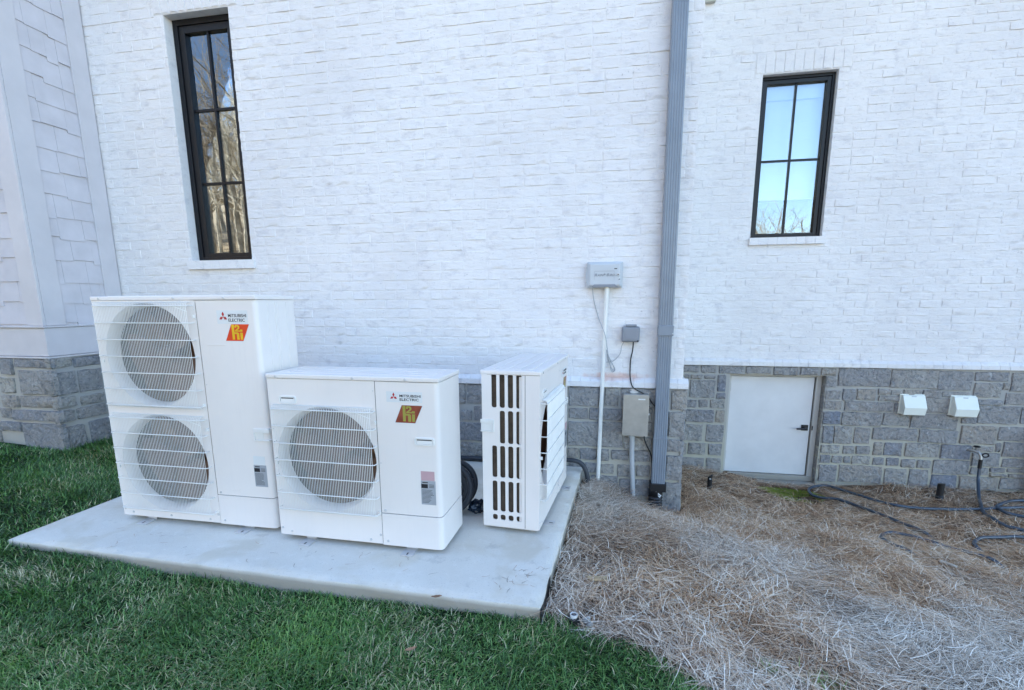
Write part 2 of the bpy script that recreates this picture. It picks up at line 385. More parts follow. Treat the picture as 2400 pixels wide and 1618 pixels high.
gm = npmesh('ground', np.stack([X.ravel(), Y.ravel(), Z.ravel()], 1), Fq, {'lawn': 1-st.ravel().astype(float), 'litter': np.clip((-Y.ravel()-9)/3, 0, 1)})
gm.shade_smooth()
mobj('ground', gm, M['ground'], None, 'structure')

# concrete pad, a casting with slightly worn arrises
def make_slab():
    c = [(-3.296,-1.433), (-.265,-1.522), (-.196,.42), (-3.25,.42)]
    nu, nv = 60, 40; V = []; bm = bmesh.new(); g = {}
    for a in range(nu+1):
        for b in range(nv+1):
            u, v = a/nu, b/nv
            x = (c[0][0]*(1-u)+c[1][0]*u)*(1-v)+(c[3][0]*(1-u)+c[2][0]*u)*v
            y = (c[0][1]*(1-u)+c[1][1]*u)*(1-v)+(c[3][1]*(1-u)+c[2][1]*u)*v
            e = min(a, nu-a, b*1.5, (nv-b)*1.5)
            jx = (noise.noise((x*9, y*9, 3))*.006 if e == 0 else 0)
            z = noise.noise((x*2, y*2, 0))*.002-(.007 if e == 0 else 0)
            g[a, b] = bm.verts.new((x+jx, y+jx, z))
    for a in range(nu):
        for b in range(nv): bm.faces.new((g[a,b], g[a+1,b], g[a+1,b+1], g[a,b+1]))
    rim = [g[a,0] for a in range(nu+1)]+[g[nu,b] for b in range(1,nv+1)]+[g[a,nv] for a in range(nu-1,-1,-1)]+[g[0,b] for b in range(nv-1,0,-1)]
    prev = rim
    for dz in (.012, .05, .16):
        cur = []
        for k, v in enumerate(rim):
            o = noise.noise((v.co.x*14, v.co.y*14, dz*40))*.005
            cx, cy = (v.co.x+1.75), (v.co.y+.55); L = math.hypot(cx, cy)
            cur.append(bm.verts.new((v.co.x+cx/L*(.004+o), v.co.y+cy/L*(.004+o), -dz)))
        n = len(rim)
        for k in range(n): bm.faces.new((prev[k], cur[k], cur[(k+1) % n], prev[(k+1) % n]))
        prev = cur
    bmesh.ops.recalc_face_normals(bm, faces=bm.faces)
    me = bpy.data.meshes.new('concrete_pad'); bm.to_mesh(me); bm.free(); me.shade_smooth()
    try: me.set_sharp_from_angle(angle=R_(50))
    except Exception: pass
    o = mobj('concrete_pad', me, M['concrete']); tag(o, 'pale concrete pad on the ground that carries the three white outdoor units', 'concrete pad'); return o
make_slab()

# ------------------------------------------------------------------ house
house = tag(empty('house', (-1.9, .47, 0)), 'white painted brick house with rough grey stone base and shingled bay', 'house')
YW, YR, XC = .47, 1.98, .542
ZL = .711
def part(name, mb, mat, parent=house, **k): return mb.build(name, mat, parent, world=True, **k)
def proj(p):
    d = Vector(p)-CAM; z = d.dot(fw)
    return (1200+F_PX*d.dot(cr)/z, 933.4-F_PX*d.dot(cu)/z) if z > 0 else (-1e5, -1e5)
def area_px(r, y):
    P = [proj((r[0], y, r[1])), proj((r[2], y, r[1])), proj((r[2], y, r[3])), proj((r[0], y, r[3]))]
    cx = sum(p[0] for p in P)/4; cy = sum(p[1] for p in P)/4
    if not (-10 < cx < 2410 and -10 < cy < 1630): return 0
    return abs(sum(P[k][0]*P[(k+1) % 4][1]-P[(k+1) % 4][0]*P[k][1] for k in range(4)))/2

# windows: (x0, z0, x1, z1)
W1 = (-3.622, 1.662, -3.026, 3.576); W2 = (1.296, 1.893, 1.931, 3.33)
DOOR = (1.205, -.9, 2.104, .561)
# wall sheets: painted joints flush between the bricks
def sheet(x0, x1, z0, z1, hole, y, th=.10):
    b = MB()
    if hole:
        hx0, hz0, hx1, hz1 = hole
        b.box((x0, y, z0), (hx0, y+th, z1)).box((hx1, y, z0), (x1, y+th, z1)).box((hx0, y, hz1), (hx1, y+th, z1))
        if hz0 > z0: b.box((hx0, y, z0), (hx1, y+th, hz0))
    else: b.box((x0, y, z0), (x1, y+th, z1))
    return b
wall_f = part('brick_wall', sheet(-4.42, XC, .65, 6.9, W1, YW), M['brick'])
rb = sheet(XC, 7.5, .65, 6.9, W2, YR); rb.box((XC-.10, YW+.10, .65), (XC, YR+.1, 6.9))
wall_r = part('brick_wall', rb, M['brick'])

# brick shapes: a few rough-faced bricks, shared
BL, BH = .183, .0675
def brick_mesh(seed):
    r = random.Random(seed); us = [0, .015, .27, .5, .74, .985, 1]; vs = [0, .05, .5, .95, 1]
    V = []; Fc = []
    ph = r.random()*50
    for b, v in enumerate(vs):
        for a, u in enumerate(us):
            e = (a in (0, 6)) or (b in (0, 4))
            y = .0075 if e else noise.noise((u*2.6+ph, v*1.9, ph))*.006
            jx = (r.uniform(-.03, .03) if 1 < a < 5 else 0) if not e else 0
            jz = r.uniform(-.025, .025)
            if (a in (1, 5)) and (b in (1, 3)): y += r.uniform(0, .0025)
            V.append(((u-.5+jx)*BL, y, (v-.5+jz)*BH))
    for b in range(4):
        for a in range(6):
            k = b*7+a; Fc.append((k, k+1, k+8, k+7))
    me = bpy.data.meshes.new('brick'); me.from_pydata(V, [], Fc); me.shade_smooth()
    try: me.set_sharp_from_angle(angle=R_(35))
    except Exception: pass
    me.materials.append(M['brick']); return me
BR = [brick_mesh(k) for k in range(18)]
def subtract(r, ex):
    out = [r]
    for e in ex:
        nx_ = []
        for q in out:
            if q[2] <= e[0] or q[0] >= e[2] or q[3] <= e[1] or q[1] >= e[3]: nx_.append(q); continue
            zz0, zz1 = max(q[1], e[1]), min(q[3], e[3])
            if e[0]-q[0] > .02: nx_.append((q[0], q[1], e[0], q[3]))
            if q[2]-e[2] > .02: nx_.append((e[2], q[1], q[2], q[3]))
            mx0, mx1 = max(q[0], e[0]), min(q[2], e[2])
            if zz0-q[1] > .02: nx_.append((mx0, q[1], mx1, zz0))
            if q[3]-zz1 > .02: nx_.append((mx0, zz1, mx1, q[3]))
        out = nx_
    return out
def courses(x0, x1, z0, z1, ex, ch, L, seed, joint=.0075):
    r = random.Random(seed); out = []; k = 0; z = z0
    while z < z1:
        x = x0-(L/2 if k % 2 else 0)-r.uniform(0, .015)
        while x < x1:
            l = L if r.random() > .06 else L*.5
            a, b = max(x, x0), min(x+l, x1)
            if b-a > .03:
                out += subtract((a+joint/2, z+joint/2, b-joint/2, z+ch-joint/2), ex)
            x += l
        z += ch; k += 1
    return out
LW = (W1[0]-.085, W1[3]+.006, W1[2]+.085, W1[3]+.198)     # lintels, soldier course
LR = (W2[0]-.07, W2[3]+.006, W2[2]+.10, W2[3]+.182)
SILL1 = (W1[0]-.03, W1[1]-.075, W1[2]+.03, W1[1]+.001); SILL2 = (W2[0]-.01, W2[1]-.07, W2[2]+.02, W2[1]+.001)
bf = courses(-4.41, XC, ZL+.004, 4.3, [W1, LW, SILL1], .0749, .192, 3)
bv = courses(XC+.012, 5.6, ZL+.004, 4.8, [W2, LR, SILL2], .0717, .183, 4)
allb = [(area_px(q, YW), q, YW) for q in bf if q[2]-q[0] > .05]+[(0, q, YW) for q in bf if q[2]-q[0] <= .05]
# hidden by the tall unit or the downspout: joined with the rest
allb = [((0 if (q[3] < 1.15 and q[0] < -.3) else a), q, y) for a, q, y in allb]
allb += [(area_px(q, YR), q, YR) for q in bv]
allb.sort(key=lambda t: -t[0])
def place_brick(q, y, parent, name='brick'):
    r = random.Random(hash((round(q[0], 3), round(q[1], 3))) & 0xffff)
    o = bpy.data.objects.new(name, r.choice(BR)); link(o); o.parent = parent
    flip = r.choice((-1, 1))
    o.location = ((q[0]+q[2])/2, y-.0020-abs(r.gauss(0, .0014)), (q[1]+q[3])/2)
    o.scale = ((q[2]-q[0])/BL, 1, (q[3]-q[1])/BH)
    o.rotation_euler = (r.gauss(0, .019), r.gauss(0, .009), r.gauss(0, .009))
    return o
for a, q, y in allb[:300]: place_brick(q, y, wall_f if y == YW else wall_r)
def join_bricks(lst, name, parent, side=None):
    V = []; Fc = []; base = 0
    vs = [np.array([v.co[:] for v in me.vertices]) for me in BR]; fs = [np.array([p.vertices[:] for p in me.polygons]) for me in BR]
    for q, y in lst:
        k = int(rng.integers(0, len(BR))); v = vs[k]*np.array([(q[2]-q[0])/BL, 1, (q[3]-q[1])/BH])
        tx, tz = rng.normal(0, .019), rng.normal(0, .010)
        v = v+np.stack([np.zeros(len(v)), v[:,2]*tx*1+v[:,0]*tz-.0020-abs(rng.normal(0, .0014)), np.zeros(len(v))], 1)
        v = v+np.array([(q[0]+q[2])/2, 0, (q[1]+q[3])/2])
        if side is None: v[:,1] += y
        else: v = np.stack([side-v[:,1], v[:,0], v[:,2]], 1)
        V.append(v); Fc.append(fs[k]+base); base += len(v)
    me = npmesh(name, np.concatenate(V), np.concatenate(Fc)); me.shade_smooth()
    return me
rest = join_bricks([(q, y) for a, q, y in allb[300:]], 'brickwork', house)
side = join_bricks([(q, 0) for q in courses(YW+.01, YR-.01, ZL+.004, 4.3, [], .0749, .192, 9)], 'brickwork', house, side=XC)
bm = bmesh.new(); bm.from_mesh(rest); bm.from_mesh(side); me = bpy.data.meshes.new('brickwork'); bm.to_mesh(me); bm.free(); me.shade_smooth()
try: me.set_sharp_from_angle(angle=R_(35))
except Exception: pass
mobj('brickwork', me, M['brick'], house, 'stuff', world=True)

# lintels (soldier bricks), sills (rowlocks), water table ledge
def rowlock(name, parent, x0, x1, n, prof, mat, axis='x', jit=.0015):
    """n bricks side by side along x, each the profile prof in (y, z)"""
    w_ = (x1-x0)/n
    for k in range(n):
        a, b = x0+k*w_+.0011, x0+(k+1)*w_-.0011; dy = random.uniform(-jit, jit)
        V = [(a, y+dy, z) for y, z in prof]+[(b, y+dy, z) for y, z in prof]; N = len(prof)
        if axis == 'y': V = [(q[1], q[0], q[2]) for q in V]
        mb = MB(); mb.add(V, [tuple(range(N-1, -1, -1)), tuple(range(N, 2*N))]+[(i, (i+1) % N, (i+1) % N+N, i+N) for i in range(N)])
        part(name, mb, mat, parent)
for (q, y, n) in ((LW, YW, 10), (LR, YR, 10)):
    lt = part('lintel', MB().box((q[0], y-.003, q[1]), (q[2], y-.0008, q[3])), M['brick'])
    w_ = (q[2]-q[0])/n
    for k in range(n):
        o = place_brick((0, 0, q[3]-q[1]-.008, w_-.008), y, lt); o.rotation_euler = (0, R_(90), 0)
        o.location = (q[0]+w_*(k+.5), y-.0075-random.uniform(0, .003), (q[1]+q[3])/2)
for (q, y, n) in ((SILL1, YW, 8), (SILL2, YR, 8)):
    sl_ = part('window_sill', MB().box((q[0]+.004, y-.026, q[1]+.004), (q[2]-.004, y+.09, q[3]-.008)), M['brick'])
    rowlock('brick', sl_, q[0], q[2], n, [(y-.032, q[1]), (y+.02, q[1]), (y+.085, q[3]), (y-.028, q[3]-.004)], M['brick'], jit=.0008)
led = part('ledge', MB().box((-4.40, YW-.034, .652), (.576, YW+.03, .684)), M['brick'])
rowlock('ledge_brick', led, -4.415, .582, 62, [(YW-.040, .6455), (YW+.01, .6455), (YW+.02, .716), (YW-.006, .716), (YW-.040, .686)], M['brick'])
led2 = part('ledge', MB().box((.62, YR-.034, .656), (6.0, YR+.03, .69)), M['brick'])
rowlock('ledge_brick', led2, .60, 5.1, 58, [(YR-.040, .650), (YR+.01, .650), (YR+.02, .718), (YR-.006, .718), (YR-.040, .690)], M['brick'])
part('ledge', MB().box((XC-.02, YW+.02, .646), (.582, YR-.05, .70)), M['brick'], bevel=.01)
part('cover_block', MB().box((.742, YR-.05, 3.957), (.836, YR-.008, 4.06)), M['beige'], bevel=.004)

# ------------------------------------------------------------------ stone bases
def stone_mesh(w_, h_, proud, seed):
    r = random.Random(seed); us = [0, .05, .28, .52, .76, .95, 1]; vs = [0, .1, .5, .9, 1]
    if w_ > .02: us[1] = min(.12, .008/w_); us[5] = 1-us[1]
    vs[1] = min(.2, .008/h_); vs[3] = 1-vs[1]
    V = []; ph = r.random()*99
    for b, v in enumerate(vs):
        for a, u in enumerate(us):
            e = (a in (0, 6)) or (b in (0, 4)); e1 = (a in (1, 5)) or (b in (1, 3))
            x, z = (u-.5)*w_, (v-.5)*h_
            if e: y = .012; x += r.uniform(-.004, .004); z += r.uniform(-.004, .004)
            elif e1: y = -proud*r.uniform(.5, .95); x += r.uniform(-.005, .005); z += r.uniform(-.005, .005)
            else: y = -proud*r.uniform(.7, 1.25)+noise.noise((u*4+ph, v*3, ph))*proud*.5; x += r.uniform(-.012, .012); z += r.uniform(-.01, .01)
            if a in (0, 6) and b in (0, 4): x *= .95; z *= .93
            V.append((x, y, z))
    Fc = [(b*7+a, b*7+a+1, b*7+a+8, b*7+a+7) for b in range(4) for a in range(6)]
    me = bpy.data.meshes.new('stone'); me.from_pydata(V, [], Fc); me.shade_smooth()
    try: me.set_sharp_from_angle(angle=R_(50))
    except Exception: pass
    return me
_sc = [0]
def put_stone(parent, q, plane, pos, proud=.016, mat=None, name='stone', label=None):
    """q=(a0,z0,a1,z1) along the wall; plane 'y' faces -y at y=pos, 'x' faces +x at x=pos"""
    _sc[0] += 1
    me = stone_mesh(q[2]-q[0]+.003, q[3]-q[1]+.003, proud*random.uniform(.7, 1.3), _sc[0])
    o = mobj(name, me, mat or M['stone'], parent)
    c = ((q[0]+q[2])/2, (q[1]+q[3])/2)
    if plane == 'y': o.location = (c[0], pos, c[1])
    else: o.location = (pos, c[0], c[1]); o.rotation_euler = (0, 0, R_(90))
    if label: o['label'] = label
    return o
def ashlar(x0, x1, z0, z1, seed):
    r = random.Random(seed); out = []; z = z1
    while z > z0+.03:
        h = min(r.choice((.09, .11, .13, .17, .19)), z-z0); x = x0
        while x < x1-.02:
            w_ = min(r.uniform(.14, .38), x1-x)
            if x1-x-w_ < .08: w_ = x1-x
            out.append((x+.006, z-h+.006, x+w_-.006, z-.006)); x += w_
        z -= h
    return out
ST_RECESS = [(2.205,0.463,2.662,0.647),(2.664,0.456,3.075,0.638),(3.062,0.448,3.356,0.632),(3.365,0.539,3.645,0.63),(3.664,0.446,3.82,0.626),(2.048,0.564,2.187,0.637),(2.107,0.446,2.198,0.56),(3.373,0.386,3.602,0.525),(3.607,0.464,3.658,0.533),(2.108,0.326,2.248,0.418),(2.26,0.317,2.378,0.436),(2.386,0.327,2.559,0.44),(2.572,0.386,2.679,0.445),(2.684,0.385,2.782,0.439),(2.58,0.324,2.797,0.379),(2.787,0.371,2.939,0.442),(2.955,0.372,3.109,0.447),(3.118,0.382,3.352,0.435),(3.637,0.324,3.844,0.437),(2.106,0.224,2.271,0.312),(2.289,0.217,2.72,0.314),(2.729,0.218,2.808,0.313),(2.814,0.213,2.978,0.367),(2.985,0.221,3.224,0.373),(3.234,0.194,3.419,0.371),(3.419,0.312,3.627,0.369),(3.441,0.134,3.781,0.31),(3.789,0.143,3.869,0.309),(2.107,0.074,2.269,0.205),(2.278,0.067,2.636,0.206),(2.64,0.084,2.874,0.208),(2.885,0.062,3.291,0.211),(3.313,0.128,3.445,0.186),(2.12,-0.127,2.22,0.054),(2.225,-0.124,2.394,0.06),(2.407,-0.116,2.554,0.053),(2.569,-0.064,2.96,0.061),(2.975,-0.078,3.304,0.058),(3.325,-0.071,3.622,0.114),(3.633,-0.029,3.898,0.113),(2.118,-0.231,2.298,-0.14),(2.32,-0.227,2.428,-0.141),(2.44,-0.224,2.571,-0.134),(2.594,-0.226,2.679,-0.09),(2.688,-0.224,2.852,-0.088),(2.873,-0.224,3.168,-0.081),(3.182,-0.227,3.432,-0.085),(3.443,-0.141,3.624,-0.087),(3.633,-0.139,3.678,-0.049),(3.693,-0.181,3.922,-0.037),(2.12,-0.335,2.221,-0.243),(2.23,-0.328,2.33,-0.247),(2.339,-0.323,2.406,-0.251),(2.414,-0.33,2.583,-0.239),(2.605,-0.326,2.706,-0.245),(2.723,-0.328,2.84,-0.243),(2.858,-0.339,2.982,-0.249),(2.994,-0.335,3.117,-0.251),(3.133,-0.387,3.447,-0.238),(3.451,-0.29,3.689,-0.149),(3.706,-0.289,3.943,-0.194),(2.122,-0.528,2.291,-0.348),(2.309,-0.523,2.706,-0.34),(2.725,-0.521,2.923,-0.355),(2.937,-0.527,3.112,-0.348),(3.133,-0.541,3.36,-0.391),(3.377,-0.53,3.705,-0.391),(3.714,-0.509,3.975,-0.39),(3.456,-0.376,3.608,-0.298),(3.618,-0.344,3.746,-0.294),(3.758,-0.338,3.954,-0.293),(3.618,-0.39,3.769,-0.353),(3.777,-0.388,3.963,-0.347),(0.738,0.57,0.898,0.646),(0.922,0.569,1.074,0.645),(1.094,0.563,1.333,0.644),(1.351,0.569,1.595,0.644),(1.609,0.56,1.839,0.643),(1.857,0.565,2.022,0.643),(0.763,0.497,0.816,0.549),(0.826,0.5,0.941,0.546),(0.956,0.503,1.07,0.549),(1.089,0.373,1.174,0.551),(0.818,0.306,1.074,0.491),(1.088,0.296,1.179,0.363),(0.798,0.198,0.901,0.282),(0.915,0.202,1.012,0.285),(1.027,0.197,1.18,0.29),(0.791,0.044,1.078,0.18),(1.093,0.047,1.184,0.182),(0.786,-0.161,0.978,0.02),(1.008,-0.166,1.187,0.024),(0.726,-0.318,0.821,-0.183),(0.836,-0.31,1.018,-0.181),(1.043,-0.31,1.18,-0.182),(0.735,-0.487,1.009,-0.34),(1.03,-0.495,1.182,-0.338)]
ST_FRONT = [(-0.313,0.483,-0.076,0.642),(-0.037,0.491,0.072,0.637),(-0.069,0.488,-0.04,0.635),(0.086,0.491,0.348,0.639),(0.355,0.497,0.45,0.64),(0.461,0.48,0.581,0.633),(-0.31,0.381,-0.158,0.467),(-0.151,0.375,0.105,0.475),(0.116,0.381,0.334,0.483),(0.344,0.26,0.443,0.489),(0.45,0.265,0.569,0.465),(-0.315,0.156,-0.068,0.36),(-0.06,0.156,0.118,0.365),(0.123,0.263,0.339,0.378),(0.124,0.151,0.337,0.255),(0.345,0.137,0.438,0.248),(-0.316,0.055,-0.228,0.14),(-0.22,0.046,-0.085,0.142),(-0.077,0.042,0.013,0.145),(0.031,0.057,0.166,0.144),(0.174,0.054,0.335,0.148),(0.445,0.143,0.565,0.246),(-0.303,-0.06,-0.185,0.026),(-0.177,-0.06,-0.06,0.025),(-0.053,-0.06,0.056,0.02),(0.078,-0.082,0.221,0.025),(0.228,-0.074,0.334,0.029),(0.346,-0.093,0.44,0.122),(0.447,-0.085,0.571,0.121),(-0.123,-0.21,0.089,-0.077),(0.097,-0.232,0.333,-0.093),(0.342,-0.314,0.42,-0.11),(0.428,-0.335,0.577,-0.102),(-1.294,0.47,-1.16,0.641),(-1.148,0.476,-0.988,0.641),(-1.299,0.32,-1.211,0.462),(-1.2,0.332,-1.105,0.419),(-1.093,0.329,-0.967,0.454),(-1.304,0.159,-0.977,0.313),(-1.317,0.006,-0.979,0.142)]
ST_BAY_FRONT = [(-4.9,0.727,-4.775,0.865),(-4.759,0.787,-4.365,0.867),(-4.939,0.572,-4.795,0.706),(-4.737,0.565,-4.373,0.769),(-4.951,0.451,-4.783,0.556),(-4.767,0.458,-4.572,0.559),(-4.554,0.46,-4.369,0.552),(-4.877,0.345,-4.591,0.437),(-4.997,0.359,-4.879,0.443),(-4.563,0.345,-4.381,0.433),(-5.025,0.248,-4.796,0.333),(-4.794,0.174,-4.542,0.327),(-4.531,0.117,-4.39,0.319)]
ST_BAY_SIDE = [(-0.23,0.787,-0.075,0.871),(-0.063,0.773,0.162,0.856),(-0.233,0.56,-0.061,0.749),(-0.046,0.557,0.165,0.746),(-0.231,0.451,-0.087,0.542),(-0.054,0.442,0.161,0.526),(-0.242,0.335,-0.127,0.431),(-0.099,0.332,0.156,0.432),(-0.245,0.099,-0.06,0.294),(-0.015,0.075,0.162,0.298)]
sb = part('stone_base', MB().box((-4.39, YW-.015, -.8), (.562, YW+.10, .6455)), M['mortar'])
for q in ST_FRONT:
    put_stone(sb, q, 'y', YW-.017)
for q in ashlar(-4.38, -1.33, 0.0, .64, 21): put_stone(sb, q, 'y', YW-.017)
for q in ashlar(-1.0, -.32, -.02, .64, 22): put_stone(sb, q, 'y', YW-.017)
part('stone_return', MB().box((XC-.08, YW+.10, -.8), (.562, YR-.02, .645)), M['mortar'])
sr = [o for o in bpy.data.objects if o.name.startswith('stone_return')][0]
for q in ashlar(YW-.03, YR-.03, -.5, .64, 23): put_stone(sr, q, 'x', .564)
rs = sheet(.56, 7.5, -1.0, .650, DOOR, YR-.015, .13)
sb2 = part('stone_base', rs, M['mortar'])
for q in ST_RECESS:
    tan = abs(q[0]-2.42) < .25 and (q[3]-q[1]) < .07 and .33 < q[1] < .42 and (q[2]-q[0]) > .2
    put_stone(sb2, q, 'y', YR-.017, mat=M['tan'] if tan else None, label='thin tan stained stone' if tan else None)
for q in ashlar(4.0, 5.2, -.56, .64, 25): put_stone(sb2, q, 'y', YR-.017)
# side of the stone opening, right of the door
for q in ashlar(YR-.01, YR+.115, -.62, .56, 27):
    b = MB(); b.box((0, 0, 0), (1, 1, 1))

# shingled bay on the left
BX, BY = -4.42, -.22
bay = part('bay_wall', MB().box((-6.8, BY, .87), (BX, 1.2, 6.9)), M['trim'])
sk = part('skirt_board', MB().box((-6.8, BY-.022, .884), (BX+.022, YW-.012, 1.108)), M['trim'], bevel=.003)
part('drip_cap', MB().box((-6.8, BY-.036, 1.110), (BX+.036, YW-.012, 1.124)), M['trim'], bevel=.003)
part('flashing', MB().box((-6.8, BY-.034, .866), (BX+.034, YW-.012, .880)), M['trim'], bevel=.002)
TZ = 1.126
part('corner_trim', MB().box((BX-.135, BY-.022, TZ), (BX+.022, BY+.0, 6.8)), M['trim'], bevel=.0025)
part('corner_trim', MB().box((BX, BY+.002, TZ), (BX+.022, BY+.155, 6.8)), M['trim'], bevel=.0025)
part('corner_trim', MB().box((BX, .312, TZ), (BX+.022, YW-.012, 6.8)), M['trim'], bevel=.0025)
shm = MB().box((-.5, -.013, 0), (.5, -.0005, 1)).mesh('shingle')
for v in shm.vertices:
    if v.co.z > .5 and v.co.y < -.005: v.co.y = -.005
shm.materials.append(M['siding'])
def shingles(a0, a1, plane, z0, n):
    ex = .1715
    for k in range(n):
        z = z0+ex*k; x = a0; first = True
        while x < a1-.012:
            w_ = random.choice((.085, .11, .14, .17, .2, .22))
            if first: w_ *= random.uniform(.3, 1); first = False
            w_ = min(w_, a1-x)
            if a1-x-w_ < .03: w_ = a1-x
            dz = random.choice((0, .004, .016, -.014, .022))
            o = bpy.data.objects.new('shingle', shm); link(o); o.parent = bay
            if plane == 'y': o.location = (x+w_/2, BY, z+dz); o.scale = (w_-.0015, 1, ex+.012)
            else: o.location = (BX, x+w_/2, z+dz); o.rotation_euler = (0, 0, R_(90)); o.scale = (w_-.0015, 1, ex+.012)
            x += w_
shingles(BY+.156, .311, 'x', 1.124, 16)
shingles(BX-2.3, BX-.136, 'y', 1.124, 14)
sb3 = part('stone_base', MB().box((-6.8, BY-.015, -.4), (BX+.015, 1.2, .866)), M['mortar'])
for q in ST_BAY_FRONT:
    q = list(q)
    if q[2] > -4.62: q[2] = -4.372
    if q[1] < .2: q[1] = .05
    put_stone(sb3, tuple(q), 'y', BY-.017, proud=.02)
for q in ST_BAY_SIDE:
    q = list(q)
    if q[0] < -.2: q[0] = -.262
    if q[1] < .2: q[1] = .02
    put_stone(sb3, tuple(q), 'x', BX+.017, proud=.02)
for q in ashlar(.172, .45, .02, .86, 31): put_stone(sb3, q, 'x', BX+.017, proud=.02)
for q in ashlar(-6.75, -5.03, .05, .86, 33): put_stone(sb3, q, 'y', BY-.017, proud=.02)

# back of the house and roof close the volume that shades this side
part('rear_wall', MB().box((-14, .60, -1), (-6.8, 10, 6.9)).box((-6.7, 9.7, -1), (12, 10, 6.9)).box((7.6, YR+.02, -1), (12, 9.6, 6.9)), M['render'])
part('roof', MB().prism([(-14.5, 6.92), (12.5, 6.92), (12.5, 7.05), (-14.5, 7.05)], .05, 10.5).prism([(-14.2, 7.06), (12.2, 7.06), (8, 9.2), (-10, 9.2)], 4.6, 6.4), M['roof'])

# windows
def window(q, y, fy, fw_, gy, cols, rows, shade_to=None, lbl=None):
    x0, z0, x1, z1 = q
    wn = tag(empty('window', ((x0+x1)/2, y, z0)), lbl); wn.parent = house; wn.matrix_parent_inverse = wm(house).inverted()
    b = MB(); e = .001
    b.box((x0+e, fy, z0+e), (x0+fw_*.45, fy+.10, z1-e)).box((x1-fw_*.45, fy, z0+e), (x1-e, fy+.10, z1-e))
    b.box((x0+fw_*.45, fy, z1-fw_*.45), (x1-fw_*.45, fy+.10, z1-e)).box((x0+fw_*.45, fy, z0+e), (x1-fw_*.45, fy+.10, z0+fw_*.35))
    part('frame', b, M['frame'], wn, bevel=.002)
    sx0, sx1, sz0, sz1 = x0+fw_*.45+.001, x1-fw_*.45-.001, z0+fw_*.35+.001, z1-fw_*.45-.001
    t = fw_*.55
    b = MB(); sy = fy+.012
    b.box((sx0, sy, sz0), (sx0+t, sy+.06, sz1)).box((sx1-t, sy, sz0), (sx1, sy+.06, sz1)).box((sx0+t, sy, sz1-t), (sx1-t, sy+.06, sz1)).box((sx0+t, sy, sz0), (sx1-t, sy+.06, sz0+t*.6))
    part('sash', b, M['frame'], wn, bevel=.002)
    gx0, gx1, gz0, gz1 = sx0+t, sx1-t, sz0+t*.6, sz1-t
    b = MB().box((gx0-.004, gy, gz0-.004), (gx1+.004, gy+.006, gz1+.004)); part('pane', b, M['glass'], wn)
    for k in range(1, cols):
        x = gx0+(gx1-gx0)*k/cols; part('muntin', MB().box((x-.009, gy-.014, gz0), (x+.009, gy-.001, gz1)), M['frame'], wn)
    for k in range(1, rows):
        z = gz0+(gz1-gz0)*k/rows; part('muntin', MB().box((gx0, gy-.013, z-.009), (gx1, gy-.0015, z+.009)), M['frame'], wn)
    # the dim room behind
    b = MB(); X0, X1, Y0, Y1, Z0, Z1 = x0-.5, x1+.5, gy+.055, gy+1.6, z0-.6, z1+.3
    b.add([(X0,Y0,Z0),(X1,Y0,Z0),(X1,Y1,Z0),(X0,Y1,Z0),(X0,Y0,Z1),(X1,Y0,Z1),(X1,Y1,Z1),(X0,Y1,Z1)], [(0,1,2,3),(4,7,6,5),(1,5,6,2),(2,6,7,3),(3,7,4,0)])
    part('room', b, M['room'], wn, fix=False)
    if shade_to:
        sh = MB().box((gx0-.03, gy+.09, shade_to), (gx1+.03, gy+.096, gz1+.05)); part('shade', sh, M['shade'], wn)
        part('shade_rail', MB().box((gx0-.03, gy+.08, shade_to-.001), (gx1+.03, gy+.10, shade_to+.095)), M['shade'], wn, bevel=.004)
        part('valance', MB().box((gx0-.03, gy+.055, gz1-.11), (gx1+.03, gy+.088, gz1+.04)), M['shade'], wn, bevel=.004)
        for k in range(5):
            z = shade_to+.25+k*.15
            part('shade_fold', MB().box((gx0-.03, gy+.087, z), (gx1+.03, gy+.0895, z+.006)), M['shade'], wn)
    return wn
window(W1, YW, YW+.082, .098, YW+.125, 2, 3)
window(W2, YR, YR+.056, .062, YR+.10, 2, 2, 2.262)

# access door
dr = empty('access_door', (1.65, YR, -.5)); dr.parent = house; dr.matrix_parent_inverse = wm(house).inverted()
part('door_leaf', MB().box((1.242, 2.062, -.503), (2.034, 2.10, .527)), M['door'], dr, bevel=.002)
b = MB(); b.box((1.206, 2.045, -.56), (1.238, 2.115, .560)).box((2.046, 2.045, -.56), (2.098, 2.115, .560)).box((1.238, 2.045, .532), (2.046, 2.115, .560))
part('door_frame', b, M['doorframe'], dr, bevel=.002)
part('door_gap', MB().box((1.238, 2.102, -.56), (2.046, 2.112, .532)), M['seam'], dr)
b = MB(); b.box((1.952, 2.050, -.024), (2.017, 2.061, .036)); part('lock_plate', b, M['black'], dr, bevel=.003)
b = MB().tube([(1.985, 2.06, .006), (1.985, 2.012, .006)], .011, 10); b.tube([(1.994, 2.014, .006), (1.95, 2.012, .003), (1.898, 2.018, -.002)], .009, 8)
part('handle', b, M['black'], dr, smooth=True)
part('strike', MB().box((2.047, 2.041, -.015), (2.058, 2.0445, .03)), M['black'], dr)
for z in (.37, -.36): part('hinge', MB().tube([(1.24, 2.052, z), (1.24, 2.052, z+.085)], .006, 8), M['galv'], dr)
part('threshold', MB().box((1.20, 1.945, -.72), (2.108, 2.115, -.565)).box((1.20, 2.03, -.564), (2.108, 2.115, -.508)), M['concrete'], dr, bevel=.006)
for k, (z0_, z1_) in enumerate(((-.56,-.42),(-.415,-.28),(-.275,-.18),(-.175,-.02),(-.015,.11),(.115,.21),(.215,.36),(.365,.47),(.475,.556))):
    me = stone_mesh(.115, z1_-z0_, .004, 500+k); o = mobj('stone', me, M['stone'], sb2); o.location = (2.1035, 2.022, (z0_+z1_)/2); o.rotation_euler = (0, 0, R_(-90))
